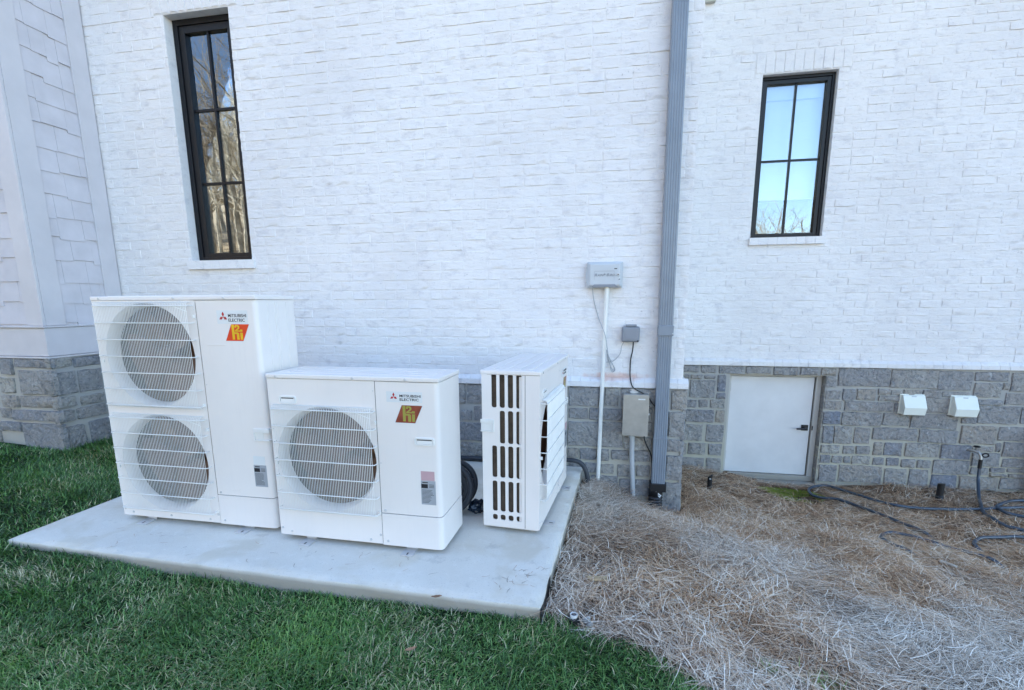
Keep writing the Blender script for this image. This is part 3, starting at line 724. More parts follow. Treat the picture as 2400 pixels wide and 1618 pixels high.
# ------------------------------------------------------------------ outdoor units
def ring_r(hole, th):
    """distance from the hole's centre to its edge at angle th: circle or rounded rectangle"""
    if hole[0] == 'c': return hole[3]
    hw, hh, rc = hole[3], hole[4], hole[5]; c, s = abs(math.cos(th)), abs(math.sin(th))
    t = min(hw/c if c > 1e-9 else 9e9, hh/s if s > 1e-9 else 9e9); px, py = c*t, s*t
    if px > hw-rc and py > hh-rc:
        ex, ey = hw-rc, hh-rc; bq = c*ex+s*ey; cc = ex*ex+ey*ey-rc*rc; t = bq+math.sqrt(max(0, bq*bq-cc))
    return t
def holed(mb, us, zs, holes, v0, depth, xf=lambda u, v, z: (u, v, z), n=24):
    """sheet on the grid us x zs at depth v0; holes {(i,j): hole}; hole walls go back by depth"""
    for i in range(len(us)-1):
        for j in range(len(zs)-1):
            a, b, c, d = us[i], us[i+1], zs[j], zs[j+1]; h = holes.get((i, j))
            if not h: mb.add([xf(a,v0,c), xf(b,v0,c), xf(b,v0,d), xf(a,v0,d)], [(0,1,2,3)]); continue
            cx, cz = h[1], h[2]; nn = 72 if h[0] == 'c' else n
            if h[0] == 'c': th = [round(2*math.pi*k/nn, 6) for k in range(nn)]
            else:
                th = []
                for sx, sz, a0_ in ((1, 1, 0), (-1, 1, 90), (-1, -1, 180), (1, -1, 270)):
                    for k in range(6):
                        q_ = R_(a0_+90*k/5); th.append(round(math.atan2(sz*(h[4]-h[5])+h[5]*math.sin(q_), sx*(h[3]-h[5])+h[5]*math.cos(q_)) % (2*math.pi), 6))
            th = sorted(set(th+[round(math.atan2(q-cz, p-cx) % (2*math.pi), 6) for p in (a, b) for q in (c, d)]))
            inn = []; out = []
            for t in th:
                r = ring_r(h, t); inn.append((cx+r*math.cos(t), cz+r*math.sin(t)))
                ct, s_ = math.cos(t), math.sin(t); R = 9e9
                if ct > 1e-9: R = min(R, (b-cx)/ct)
                if ct < -1e-9: R = min(R, (a-cx)/ct)
                if s_ > 1e-9: R = min(R, (d-cz)/s_)
                if s_ < -1e-9: R = min(R, (c-cz)/s_)
                out.append((cx+R*ct, cz+R*s_))
            N = len(th)
            vs = [xf(p[0], v0, p[1]) for p in out]+[xf(p[0], v0, p[1]) for p in inn]+[xf(p[0], v0+depth, p[1]) for p in inn]
            fs = [(k, (k+1) % N, (k+1) % N+N, k+N) for k in range(N)]+[(k+N, (k+1) % N+N, (k+1) % N+2*N, k+2*N) for k in range(N)]
            mb.add(vs, fs)
def text_mesh(s, size, mat, name, parent, loc, sx=1.0, shear=0.0, bold=0.0, face='front', extrude=.0004, align='LEFT'):
    cv = bpy.data.curves.new('t', 'FONT'); cv.body = s; cv.size = size; cv.extrude = extrude; cv.shear = shear; cv.offset = bold; cv.align_x = align; cv.resolution_u = 3
    o = bpy.data.objects.new('t', cv); link(o); bpy.context.view_layer.update()
    me = bpy.data.meshes.new_from_object(o); bpy.data.objects.remove(o)
    me.transform(Matrix.Rotation(R_(90), 4, 'X') @ Matrix.Diagonal((sx, 1, 1, 1)))
    me.materials.clear(); me.materials.append(mat)
    t = mobj(name, me, None, parent); t.location = loc; return t
def rbox_ring(mb, x0, x1, z0, z1, rc, w_, y0, y1, n=5):
    """rounded rectangular rim between two rounded rectangles, front at y0"""
    def rr(a, b, c, d, r):
        P = []
        for cx, cz, s in ((b-r, d-r, 0), (a+r, d-r, 90), (a+r, c+r, 180), (b-r, c+r, 270)):
            for k in range(n+1): t = R_(s+90*k/n); P.append((cx+r*math.cos(t), cz+r*math.sin(t)))
        return P
    A = rr(x0, x1, z0, z1, rc); Bq = rr(x0+w_, x1-w_, z0+w_, z1-w_, max(rc-w_, .002)); N = len(A)
    vs = [(x, y1, z) for x, z in A]+[(x, y0, z) for x, z in A]+[(x, y0, z) for x, z in Bq]+[(x, y1+.0, z) for x, z in Bq]
    fs = [(k+l*N, (k+1) % N+l*N, (k+1) % N+(l+1)*N, k+(l+1)*N) for l in range(3) for k in range(N)]
    mb.add(vs, fs)

def make_unit(loc, yaw, W, H, label, seam, fans, gw, handles, brand, hi, lab, hicol, labtop, right_handle=False, ribs=(), cat='outdoor unit'):
    D = .33; root = tag(empty('heat_pump', (loc[0], loc[1], 0), yaw), label, cat, 'white heat pump outdoor units on the concrete pad')
    P = lambda name, mb, mat, par=root, **k: mb.build(name, mat, par, **k)
    U = M['unit']; ZB, ZT, LC = .03, H-.026, .205
    # lid
    b = MB().box((-.004, -.005, H-.025), (W+.004, D+.004, H-.002))
    top = P('top_cover', b, U, bevel=.005, seg=3)
    for k in range(4):
        v = .055+k*.068; P('lid_rib', MB().box((.05, v, H-.0022), (W-.05, v+.028, H+.0015)), U, top, bevel=.0015)
    # fan panel with a deep bell-mouth
    holes = {}; us = [.0, .012, gw[0]-.02, gw[1]+.02 if gw[1]+.02 < seam-.004 else seam-.006, seam-.0015]; us = sorted(us)
    zs = [ZB]
    for (z0, z1) in fans: zs += [z0-.004, z1+.004]
    zs = sorted(set(zs)); hz = None
    for h in handles:
        if h[0] < seam: hz = h; zs += [h[2]-.02, h[3]+.02] if h[2]-.02 > max(zs)+.001 else [h[3]+.02]
    zs = sorted(set([round(z, 4) for z in zs]+[ZT]))
    fc = []
    for (z0, z1) in fans:
        cx, cz = (gw[0]+gw[1])/2, (z0+z1)/2; r = min(gw[1]-gw[0], z1-z0)/2+.002
        j = [k for k in range(len(zs)-1) if zs[k] < cz < zs[k+1]][0]; holes[(2, j)] = ('c', cx, cz, r); fc.append((cx, cz, r))
    fp = MB(); holed(fp, us, zs, holes, 0.0, .004)
    fp.add([(0,0,ZB),(0,.080,ZB),(0,.080,ZT),(0,0,ZT)], [(0,1,2,3)])
    fpo = P('fan_panel', fp, U, smooth=True)
    for h in handles:
        par = fpo
        b = MB(); rbox_ring(b, h[0], h[1], h[2], h[3], .012, .008, -.007, .0); b.box((h[0]+.01, -.0035, h[2]+.008), (h[1]-.01, -.0008, h[3]-.008))
        b.add([(h[0]+.01,-.0062,h[2]+.009),(h[1]-.01,-.0062,h[2]+.009),(h[1]-.014,-.0036,h[3]-.012),(h[0]+.014,-.0036,h[3]-.012)], [(0,1,2,3)])
        P('grip', b, M['wire'], root, bevel=.0008)
        P('grip_shadow', MB().box((h[0]+.014, -.0045, h[3]-.0145), (h[1]-.014, -.0036, h[3]-.009)), M['seam'], root)
    for (cx, cz, r) in fc:
        b = MB().lathe([(r, .002), (r-.007, .010), (r-.014, .026), (r-.018, .045), (r-.018, .070), (r-.012, .076)], (cx, 0, cz), 'y', 72)
        P('bell_mouth', b, U, root, smooth=True)
        ri = r-.024
        fan = P('fan', MB().lathe([(.001, .085), (.035, .087), (.05, .10), (.055, .15), (.001, .16)], (cx, 0, cz), 'y', 24), M['fan'], root, smooth=True)
        for k in range(3):
            b = MB(); V = []; nA, nR = 9, 5
            for q in range(nR):
                rr = .05+(ri-.055)*q/(nR-1); sp = 1.72-.28*q/(nR-1)
                for a in range(nA):
                    t = R_(120*k+14)+sp*(a/(nA-1))+.35*(q/(nR-1))**1.5
                    V.append((cx+rr*math.cos(t), .095+.055*(a/(nA-1))+.004*math.sin(3*a/(nA-1)), cz+rr*math.sin(t)))
            for v in V[:]: V.append((v[0], v[1]+.004, v[2]))
            n0 = nA*nR; Fc = []
            for q in range(nR-1):
                for a in range(nA-1):
                    k0 = q*nA+a; Fc += [(k0, k0+1, k0+nA+1, k0+nA), (n0+k0, n0+k0+nA, n0+k0+nA+1, n0+k0+1)]
            b.add(V, Fc); P('blade', b, M['fan'], fan, smooth=True)
        P('motor_mount', MB().box((cx-.045, .165, cz-r), (cx+.045, .20, cz+r)), M['dark'], root)
    P('coil', MB().box((.034, D-.10, ZB+.02), (W-.03, D-.01, ZT-.01)), M['brcoil'])
    P('end_coil', MB().box((.016, .10, ZB+.02), (.032, D-.04, ZT-.01)), M['coil'])
    P('divider', MB().box((seam+.02, .02, ZB+.01), (seam+.026, D-.04, ZT-.005)), M['dark'])
    # service panel, lower cover, wrapped round the right front corner
    def wrap(x0, z0, z1, out=0.0, rc=.028):
        poly = [(x0, -out)]
        for k in range(7): t = R_(-90+90*k/6); poly.append((W-rc+(rc+out)*math.cos(t), rc+(rc+out)*math.sin(t)))
        poly += [(W+out, D-.004)]
        inner = [(x, y) for x, y in [(W+out-.006, D-.004), (W-.006, .03), (W-.03, .006-out), (x0, .006-out)]]
        pl = poly+inner; N = len(pl)
        mb = MB(); mb.add([(x, y, z0) for x, y in pl]+[(x, y, z1) for x, y in pl], [tuple(range(N-1, -1, -1)), tuple(range(N, 2*N))]+[(i, (i+1) % N, (i+1) % N+N, i+N) for i in range(N)]); return mb
    sp_ = P('service_panel', wrap(seam+.0015, LC+.0018, ZT-.001), U, smooth=True)
    P('lower_cover', wrap(seam+.0015, ZB-.004, LC-.0018, .0016), U, smooth=True)
    P('cover_step', wrap(seam+.004, LC-.0165, LC-.0125, .0028), U, smooth=True)
    P('seam', MB().box((seam-.004, .0065, ZB+.002), (seam+.004, .009, ZT-.002)).box((seam, .0065, LC-.004), (W-.05, .0085, LC+.004)), M['seam'])
    for v in ribs: P('panel_rib', MB().box((W-.0005, v, ZB+.3), (W+.0028, v+.006, ZT-.012)), U, sp_, bevel=.001)
    # back, base, left end with louvre slots
    P('back_panel', MB().box((.30, D-.006, ZB), (W-.004, D, ZT)), U)
    P('base_pan', MB().box((.004, .010, ZB-.006), (W-.006, D-.002, ZB+.006)), U)
    s = (H-.11)/(.932-.11)
    def sz(z): return .068+(z-.068)*s
    rows = [(.068,.101),(.120,.302),(.322,.507),(.521,.707),(.723,.909)]; cols = [(.101,.132),(.149,.179),(.196,.226),(.243,.272)]
    ug = [.083]; [ug.extend([(cols[k][1]+cols[k+1][0])/2]) for k in range(3)]; ug = sorted(ug+[.286, D-.002])
    zg = [ZB, sz(.110), sz(.312), sz(.514), sz(.715), ZT]; hs = {}
    for i, c in enumerate(cols):
        for j, (a, e) in enumerate(rows):
            if i == 3 and j == 3: continue
            hs[(i, j)] = ('r', (c[0]+c[1])/2, sz((a+e)/2), (c[1]-c[0])/2, (e-a)*s/2, .011)
    b = MB(); holed(b, ug, zg, hs, 0.0, .007, xf=lambda u, v, z: (v, u, z), n=28); P('side_panel', b, U)
    for (x0, x1) in ((.0005, .0007),): pass
    P('inner_flange', MB().box((.010, .084, ZB+.01), (.013, .117, ZT-.01)), U)
    P('side_seam', MB().box((.0012, .0795, ZB+.002), (.003, .0835, ZT-.002)), M['seam'])
    # end grip at the rear corner
    hz0 = sz(.592) if H < 1.2 else .555
    b = MB(); b.box((-.009, .258, hz0+.044), (0, D+.006, hz0+.064)).box((-.009, .258, hz0), (0, .266, hz0+.044)).box((-.009, .258, hz0-.007), (0, D+.006, hz0)); b.box((-.004, .266, hz0), (-.0005, D+.004, hz0+.044))
    P('end_grip', b, M['wire'], root, bevel=.003)
    if right_handle:
        b = MB(); h0 = .549
        b.box((W-.088, -.008, h0+.040), (W+.010, .05, h0+.063)).box((W-.088, -.008, h0), (W-.080, .0, h0+.040)).box((W-.088, -.008, h0-.007), (W+.010, .05, h0)); b.box((W-.080, -.004, h0), (W-.028, -.0005, h0+.040)).box((W+.0005, .028, h0), (W+.005, .05, h0+.04))
        P('end_grip', b, M['wire'], root, bevel=.003)
        P('panel_rib', MB().box((.722, -.0022, 1.070), (.842, .0, 1.075)), U, sp_, bevel=.001)
        P('panel_rib', MB().box((.72, -.0015, .235), (.83, .0, .238)), U, sp_, bevel=.0007)
    # guards
    for (z0, z1) in fans:
        x0, x1 = gw; n = 60
        g = MB(); V = []
        for k in range(n):
            x = x0+.006+(x1-x0-.012)*k/(n-1)
            g.tube([(x, -.003, z1+.004), (x, -.022, z1+.006), (x, -.032, z1-.004), (x, -.035, z1-.02), (x, -.035, z0+.02), (x, -.031, z0+.002), (x, -.008, z0-.002)], .0015, 4, cap=False)
        guard = empty('fan_guard', ((x0+x1)/2, -.03, z0)); guard.parent = root
        def gp(nm, mb, kind=None):
            o = mb.build(nm, M['wire'], guard, smooth=True, kind=kind); o.location = (-(x0+x1)/2, .03, -z0); return o
        gp('wires', g, 'stuff')
        for k in range(7):
            z = z0+.012+(z1-z0-.026)*k/6
            gp('rail', MB().tube([(x0-.004, -.001, z), (x0-.004, -.030, z), (x0+.006, -.038, z), (x1-.006, -.038, z), (x1+.006, -.030, z), (x1+.006, -.001, z)], .0027, 6))
        gp('rail', MB().tube([(x0+.004, -.0335, z1-.045), (x0+.10, -.0335, z1-.013)], .0022, 6))
        gp('rail', MB().tube([(x1-.004, -.0335, z1-.045), (x1-.10, -.0335, z1-.013)], .0022, 6))
        for zz in (z0+.01, z1-.08): P('clip', MB().box((x1+.004, -.012, zz), (x1+.013, 0, zz+.016)), M['wire'], root)
        for zz in (z0+.25, ): P('clip', MB().box((x0-.012, -.012, zz), (x0-.003, 0, zz+.016)), M['wire'], root)
    # screws
    sc = MB().lathe([(.0005, -.0035), (.0055, -.003), (.007, 0)], (0, 0, 0), 'y', 10).mesh('screw'); sc.materials.append(M['galv'])
    pos = [(.055, -.0052, H-.014), (W*.52, -.0052, H-.014), (W*.82, -.0052, H-.014), (.07, 0, ZB+.022), (seam-.07, 0, ZB+.018), (seam+.03, -.0018, ZB+.02), (seam+.022, 0, LC+.016), (.012, 0, H*.68), (.014, 0, ZB+.04), (seam-.012, 0, ZT-.05), (seam-.012, 0, ZB+.05)]
    if H > 1.2: pos += [(seam+.012, 0, .85), (seam*.5, 0, ZB+.02), (seam-.01, 0, 1.21), (seam-.01, 0, .60)]
    else: pos += [(seam+.012, 0, .48), ]
    for q in pos:
        o = bpy.data.objects.new('screw', sc); link(o); o.parent = root; o.location = q
        if q[2] > H*.4 and q[1] == 0: o.scale = (.5, .5, .5)
    # feet
    for u in (.17, .765*W/.95):
        for v0, v1, sgn in ((-.056, .03, 1), (D-.03, D+.056, -1)):
            b = MB(); b.box((u-.034, v0, .001), (u+.034, v1, .006)); 
            a = v0 if sgn > 0 else v1
            b.box((u-.03, (v1-.004) if sgn > 0 else v0, .006), (u+.03, v1 if sgn > 0 else (v0+.004), ZB-.004))
            f_ = P('foot', b, M['galv'], bevel=.001)
            P('slot', MB().box((u-.004, a+.010*sgn if sgn > 0 else a-.032, .0062), (u+.004, a+.032 if sgn > 0 else a-.010, .0068)), M['seam'], f_)
    # brand sticker
    x0, z0, x1, z1 = brand; w_ = x1-x0; h_ = z1-z0
    st = P('brand_sticker', MB().box((x0, -.0009, z0), (x1, -.0002, z1)), M['stick'])
    cx, cz, r = x0+w_*.205, z0+h_*.52, h_*.40
    for an in (90, 210, 330):
        t = R_(an); L = r*.98; dx, dz = math.cos(t), math.sin(t); hw = L*.29
        pts = [(cx, cz), (cx+dx*L/2-dz*hw, cz+dz*L/2+dx*hw), (cx+dx*L, cz+dz*L), (cx+dx*L/2+dz*hw, cz+dz*L/2-dx*hw)]
        P('diamond', _dm(pts), M['red'], st)
    text_mesh('MITSUBISHI', h_*.335, M['ink'], 'lettering', st, (x0+w_*.365, -.0013, z0+h_*.50), sx=(w_*.60)/(h_*.335*5.05), bold=.0002)
    text_mesh('ELECTRIC', h_*.335, M['ink'], 'lettering', st, (x0+w_*.365, -.0013, z0+h_*.16), sx=(w_*.50)/(h_*.335*4.05), bold=.0002)
    # h2i sticker: leaning parallelogram
    bl, br, tl, tr, zb, zt_ = hi; e = .004
    cr_, cy_ = hicol
    hs_ = P('heat_sticker', MB().prism([(bl-e*1.3, zb-e), (br+e*.5, zb-e), (tr+e*1.3, zt_+e*.6), (tl-e*.5, zt_+e*.6)], -.0009, -.0002), M['stick'])
    P('sticker_field', MB().prism([(bl, zb), (br, zb), (tr, zt_), (tl, zt_)], -.0013, -.0010), cr_, hs_)
    hh = zt_-zb; X = lambda u, v: (bl+(br-bl)*u+(tl-bl)*.0*v, zb+hh*v); w0 = br-bl
    def glyph(pl):
        n_ = len(pl); b = MB().prism([(bl+w0*(.0)+u*w0, zb+hh*v) for u, v in pl], -.0017, -.0014); P('glyph', b, cy_, hs_)
    glyph([(.40,.08),(.54,.08),(.54,.97),(.40,.97)]); glyph([(.541,.42),(.541,.52),(.72,.52),(.80,.46),(.80,.08),(.66,.08),(.66,.42)])
    glyph([(.86,.08),(1.0,.08),(1.0,.50),(.86,.50)]); glyph([(.86,.56),(1.0,.56),(1.0,.68),(.86,.68)])
    glyph([(.58,.56),(.86,.56),(.86,.63),(.70,.63),(.84,.76),(.84,.88),(.76,.96),(.62,.96),(.57,.88),(.57,.80),(.67,.80),(.67,.87),(.74,.87),(.75,.78),(.58,.63)])
    # rating label: grey plate with small print
    x0, x1, z0, zm, z1 = lab
    P('label_strip', MB().box((x0, -.0009, zm+.001), (x1-.004, -.0002, z1)), labtop)
    lb = P('rating_label', MB().box((x0-.002, -.0009, z0), (x1, -.0002, zm)), M['label'])
    P('dark_box', MB().box((x0, -.0013, zm-.04), (x0+(x1-x0)*.46, -.001, zm-.018)), M['ink'], lb)
    P('print_line', MB().box((x0+.006, -.0013, zm-.012), (x0+.036, -.001, zm-.007)), M['ink'], lb)
    for k in range(3): P('print_line', MB().box((x0+(x1-x0)*.55, -.0013, zm-.036+k*.007), (x1-.008, -.001, zm-.033+k*.007)), M['seam'], lb)
    random.seed(int(x0*1000))
    for k in range(11):
        z = zm-.05-k*(zm-.05-z0-.012)/10; a = random.uniform(.45, .92); P('print_line', MB().box((x0+.003, -.0013, z-.0011), (x0+(x1-x0)*a, -.001, z+.0011)), M['seam'], lb)
    return root
def _dm(pts):
    m_ = MB(); m_.add([(p[0], -.0013, p[1]) for p in pts], [(0, 1, 2, 3)]); return m_
make_unit((-2.888, -1.086), -.003, 1.047, 1.337, 'tall white outdoor unit with two stacked fan grilles and a bright red heat sticker', .678,
  [(.083, .664), (.714, 1.297)], (.036, .654), [], (.805, 1.186, .992, 1.257), (.846, .953, .888, .996, 1.095, 1.184), (.937, 1.014, .273, .40, .452),
  (M['hired'], M['hiyel']), M['stick'], right_handle=True, ribs=(.09, .152, .174, .25))
make_unit((-1.772, -1.15), -.016, .95, .933, 'short white outdoor unit facing front with one fan grille and a faded brown sticker', .614,
  [(.189, .765)], (.030, .600), [(.066, .165, .775, .816), (.817, .923, .586, .627)], (.675, .804, .866, .858), (.717, .824, .756, .865, .7, .79), (.843, .920, .272, .401, .451),
  (M['hifade'], M['hiolive']), M['pinklab'])
make_unit((-.363, -.854), 1.496, .95, .933, 'short white outdoor unit turned sideways, showing its slotted end', .614,
  [(.189, .765)], (.030, .600), [(.066, .165, .775, .816), (.817, .923, .586, .627)], (.675, .804, .866, .858), (.717, .824, .756, .865, .7, .79), (.843, .920, .272, .401, .451),
  (M['hifade'], M['hiolive']), M['pinklab'])

# ------------------------------------------------------------------ smaller things on the wall and the ground
def smooth_path(pts, n=8, gz=None):
    P = [np.array(p, float) for p in pts]; P = [2*P[0]-P[1]]+P+[2*P[-1]-P[-2]]; out = []
    for i in range(1, len(P)-2):
        for k in range(n):
            t = k/n; a, b, c, d = P[i-1], P[i], P[i+1], P[i+2]
            out.append(.5*(2*b+(c-a)*t+(2*a-5*b+4*c-d)*t*t+(3*b-a-3*c+d)*t**3))
    out.append(P[-2]); return out
def put(name, loc, label, cat, group=None): return tag(empty(name, loc), label, cat, group)
def W_(name, mb, mat, par, **k): return mb.build(name, mat, par, world=True, **k)

# irrigation controller
c = put('irrigation_controller', (-.06, .46, 1.39), 'pale grey irrigation controller box with printed bird logo high on the brick wall', 'controller')
x0, x1, z0, z1 = -.190, .070, 1.393, 1.581
b = MB(); V = []
for (ins, y) in ((0, .46), (0, .425), (.022, .392)):
    V += [(x0+ins, y, z0+ins*.8), (x1-ins, y, z0+ins*.8), (x1-ins, y, z1-ins*.8), (x0+ins, y, z1-ins*.8)]
b.add(V, [(8,9,10,11), (0,1,5,4),(1,2,6,5),(2,3,7,6),(3,0,4,7), (4,5,9,8),(5,6,10,9),(6,7,11,10),(7,4,8,11), (3,2,1,0)])
bd = W_('body', b, M['ctrl'], c, bevel=.006, seg=3)
W_('door_line', MB().box((x0+.055, .3905, 1.512), (x1-.062, .3915, 1.5135)).box((x0+.055, .3905, 1.45), (x0+.056, .3915, 1.512)).box((x1-.062, .3905, 1.45), (x1-.061, .3915, 1.512)), M['boxgrey'], c)
W_('lower_lip', MB().prism([(x0+.055, 1.418), (x0+.035, 1.400), (x1-.035, 1.400), (x1-.055, 1.418)], .388, .398), M['boxgrey'], c, bevel=.001)
W_('hinge', MB().tube([(x0-.003, .43, 1.545), (x0-.003, .43, 1.43)], .006, 8), M['ctrl'], c)
W_('lock', MB().lathe([(.0005, -.006), (.009, -.006), (.012, 0), (.0125, .004)], (x1-.033, .389, 1.487), 'y', 16), M['galv'], c, smooth=True)
W_('lock_core', MB().box((x1-.0385, .3815, 1.4845), (x1-.0275, .3828, 1.4895)), M['black'], c)
W_('slot', MB().box((x1-.062, .3895, 1.526), (x1-.042, .3912, 1.532)), M['black'], c)
W_('corner_mark', MB().prism([(x1-.034, 1.449), (x1-.018, 1.449), (x1-.018, 1.461)], .3895, .391), M['boxgrey'], c)
def wtext(s, size, mat, loc, par, sx=1, shear=0, bold=0):
    t = text_mesh(s, size, mat, 'lettering', None, (0, 0, 0), sx=sx, shear=shear, bold=bold)
    t.parent = par; t.matrix_parent_inverse = wm(par).inverted(); t.location = loc; return t
wtext('R', .029, M['boxgrey'], (-.134, .3905, 1.476), c, 1.0, .3, .0004); wtext('AIN', .023, M['boxgrey'], (-.113, .3905, 1.476), c, 1.0, .3, .0003)
wtext('B', .029, M['boxgrey'], (-.048, .3905, 1.476), c, 1.0, .3, .0004); wtext('IRD', .023, M['boxgrey'], (-.027, .3905, 1.476), c, 1.0, .3, .0003)
bx, bz = -.064, 1.486
for pl in ([(-.010,-.001),(.011,.003),(.003,.005)], [(-.002,.001),(.001,.016),(.004,.003)], [(-.001,.002),(-.007,-.011),(.003,.0)], [(.002,.002),(.014,.010),(.005,.0)]):
    W_('bird', MB().prism([(bx+p[0], bz+p[1]) for p in pl], .3895, .391), M['boxgrey'], c)

# pvc riser
t = put('pvc_pipe', (-.06, .44, -.1), 'thin white pvc pipe running down the wall from the irrigation controller', 'pipe')
W_('tube', MB().tube([(-.0415, .428, 1.405), (-.05, .426, 1.0), (-.058, .42, .5), (-.069, .41, -.16)], .0155, 16), M['pvc'], t, smooth=True)
W_('coupling', MB().tube([(-.0415, .428, 1.36), (-.0412, .428, 1.39)], .0185, 16), M['pvc'], t, smooth=True)

# thin grey wire with a bundled loop
g3 = lambda L, y: [(x, y+.012*math.sin(i*1.7), z) for i, (x, z) in enumerate(L)]
wire = MB().tube(smooth_path([(-.148, .435, 1.395), (-.137, .455, 1.309), (-.101, .455, 1.179), (-.045, .40, 1.048), (-.03, .395, .969), (-.018, .41, .90), (.0, .44, .849), (.03, .44, .800), (.036, .44, .775), (.018, .44, .762), (.004, .44, .79), (-.008, .445, .84), (-.022, .45, .90), (-.008, .45, .87), (.014, .45, .843), (.05, .45, .872), (.074, .45, .91), (.081, .455, .957), (.095, .455, .99)], 6), .0028, 6)
wire.tube(smooth_path([(-.03, .452, .93), (-.02, .45, .86), (.006, .447, .80), (.026, .446, .765), (.03, .446, .79), (.008, .449, .835), (-.03, .452, .835)], 6), .0028, 6)
tag(wire.build('wire', M['gcable'], None, smooth=True), 'thin grey wire hanging in a loop below the irrigation controller', 'wire')

# grey weatherproof outlet box
c = put('outlet_box', (.144, .46, .99), 'small grey weatherproof outlet box on the brick wall left of the downspout', 'outlet box')
W_('body', MB().box((.078, .415, .993), (.209, .462, 1.108)), M['boxgrey'], c, bevel=.012, seg=3)
W_('lid', MB().box((.083, .400, 1.000), (.204, .4165, 1.104)), M['boxgrey'], c, bevel=.008, seg=3)
W_('lid_panel', MB().box((.100, .3975, 1.016), (.187, .4005, 1.084)), M['boxgrey'], c, bevel=.004)
W_('hinge_cap', MB().box((.105, .41, 1.1085), (.185, .455, 1.124)), M['boxgrey'], c, bevel=.003)
W_('latch', MB().box((.19, .3965, .996), (.201, .4, 1.008)), M['black'], c)
cab = MB().tube(smooth_path([(.166, .435, .995), (.163, .44, .93), (.152, .448, .865), (.15, .45, .80), (.152, .445, .731), (.162, .42, .68), (.177, .40, .651), (.21, .395, .63), (.244, .40, .612), (.29, .42, .58), (.32, .425, .535), (.36, .43, .49)], 6), .0048, 8)
tag(cab.build('power_cable', M['cable'], None, smooth=True), 'black cable curving down from the small outlet box to the downspout', 'cable')
cab = MB().tube(smooth_path([(.272, .40, .30), (.277, .415, .25), (.301, .42, .187), (.335, .425, .115), (.345, .43, .0), (.35, .43, -.1)], 6), .0045, 8)
tag(cab.build('power_cable', M['cable'], None, smooth=True), 'black cable coming out beneath the steel transformer box beside the downspout', 'cable')

# stainless transformer box with conduit
c = put('transformer_box', (.2, .40, .29), 'brushed steel transformer box on the stone base beside the downspout', 'transformer')
W_('body', MB().box((.108, .325, .297), (.289, .43, .606)), M['steel'], c, bevel=.003)
W_('face', MB().box((.105, .3195, .295), (.2925, .3245, .610)), M['steel'], c, bevel=.0015)
W_('hanger', MB().box((.165, .405, .606), (.205, .412, .640)).box((.155, .40, .612), (.215, .404, .622)), M['galv'], c)
W_('name_plate', MB().box((.214, .3185, .572), (.265, .3193, .581)), M['stick'], c)
W_('latch', MB().box((.2928, .34, .455), (.301, .352, .467)), M['galv'], c)
t = put('conduit', (.2, .41, -.2), 'pale grey conduit running into the ground from the steel transformer box', 'conduit')
W_('tube', MB().tube([(.182, .395, .296), (.188, .40, .10), (.2, .405, -.1), (.214, .41, -.32)], .0185, 16), M['conduit'], t, smooth=True)
W_('collar', MB().tube([(.182, .395, .262), (.182, .395, .2945)], .023, 16), M['conduit'], t, smooth=True)

# downspout: corrugated rectangular pipe in sections, black boot below
c = put('downspout', (.38, .41, -.1), 'blue grey corrugated downspout running down the corner of the white brick wall', 'downspout')
def spout(x0a, x1a, za, x0b, x1b, zb_, y0, y1, name='section'):
    n = 5; prof = []
    for k in range(n):   # fluted front
        a, b_ = .08+.84*k/n, .08+.84*(k+1)/n; w_ = (b_-a)
        prof += [(a+w_*.12, 0), (a+w_*.38, .5), (a+w_*.62, .5), (a+w_*.88, 0)]
    pr = [(0, 1, 0), (0, .05, 0)]+[(u, 0, d) for u, d in prof]+[(1, .05, 0), (1, 1, 0)]
    V = []
    for (xa, xb, z) in ((x0a, x1a, za), (x0b, x1b, zb_)):
        for u, v, d in pr: V.append((xa+(xb-xa)*u, y0+(y1-y0)*v+d*.006, z))
    N = len(pr); b = MB(); b.add(V, [(i, (i+1) % N, (i+1) % N+N, i+N) for i in range(N)]+[tuple(range(N)), tuple(range(2*N-1, N-1, -1))]); return W_(name, b, M['spout'], c)
spout(.322, .424, 4.6, .340, .441, 1.05, .370, .455)
spout(.343, .438, 1.10, .344, .440, .26, .374, .452)
spout(.341, .443, .275, .342, .441, -.12, .370, .455)
W_('elbow_seam', MB().box((.337, .366, 1.045), (.446, .458, 1.12)), M['spout'], c, bevel=.004)
W_('seam_ring', MB().box((.3395, .3675, .262), (.4445, .4575, .269)), M['spout'], c)
for z in (1.06, .66): W_('rivet', MB().lathe([(.0005, -.003), (.004, -.002), (.005, 0)], (.440, .3655, z), 'y', 8), M['galv'], c); 
c2_ = put('drain_boot', (.375, .40, -.3), 'black corrugated drain boot with a white tag at the foot of the downspout', 'drain boot')
W_('adapter', MB().box((.330, .357, -.155), (.452, .47, -.09)), M['black'], c2_, bevel=.004)
b = MB(); b.lathe([(.053, -.15), (.054, -.19), (.050, -.195)]+[(.049+(.008 if k % 2 else 0), -.2-.012*k) for k in range(10)]+[(.05, -.36)], (.378, .402, 0), 'z', 24); W_('corrugated_pipe', b, M['black'], c2_, smooth=True)
o = W_('tag', MB().box((-.026, -.0008, -.011), (.026, .0008, .011)), M['stick'], c2_)
o.data.transform(Matrix.Translation((.392, .3515, -.172)) @ Matrix.Rotation(R_(35), 4, 'Y'))
o2 = W_('tag_print', MB().box((-.018, -.0018, -.002), (.018, -.0012, .003)), M['seam'], c2_); o2.data.transform(Matrix.Translation((.392, .3515, -.172)) @ Matrix.Rotation(R_(35), 4, 'Y'))

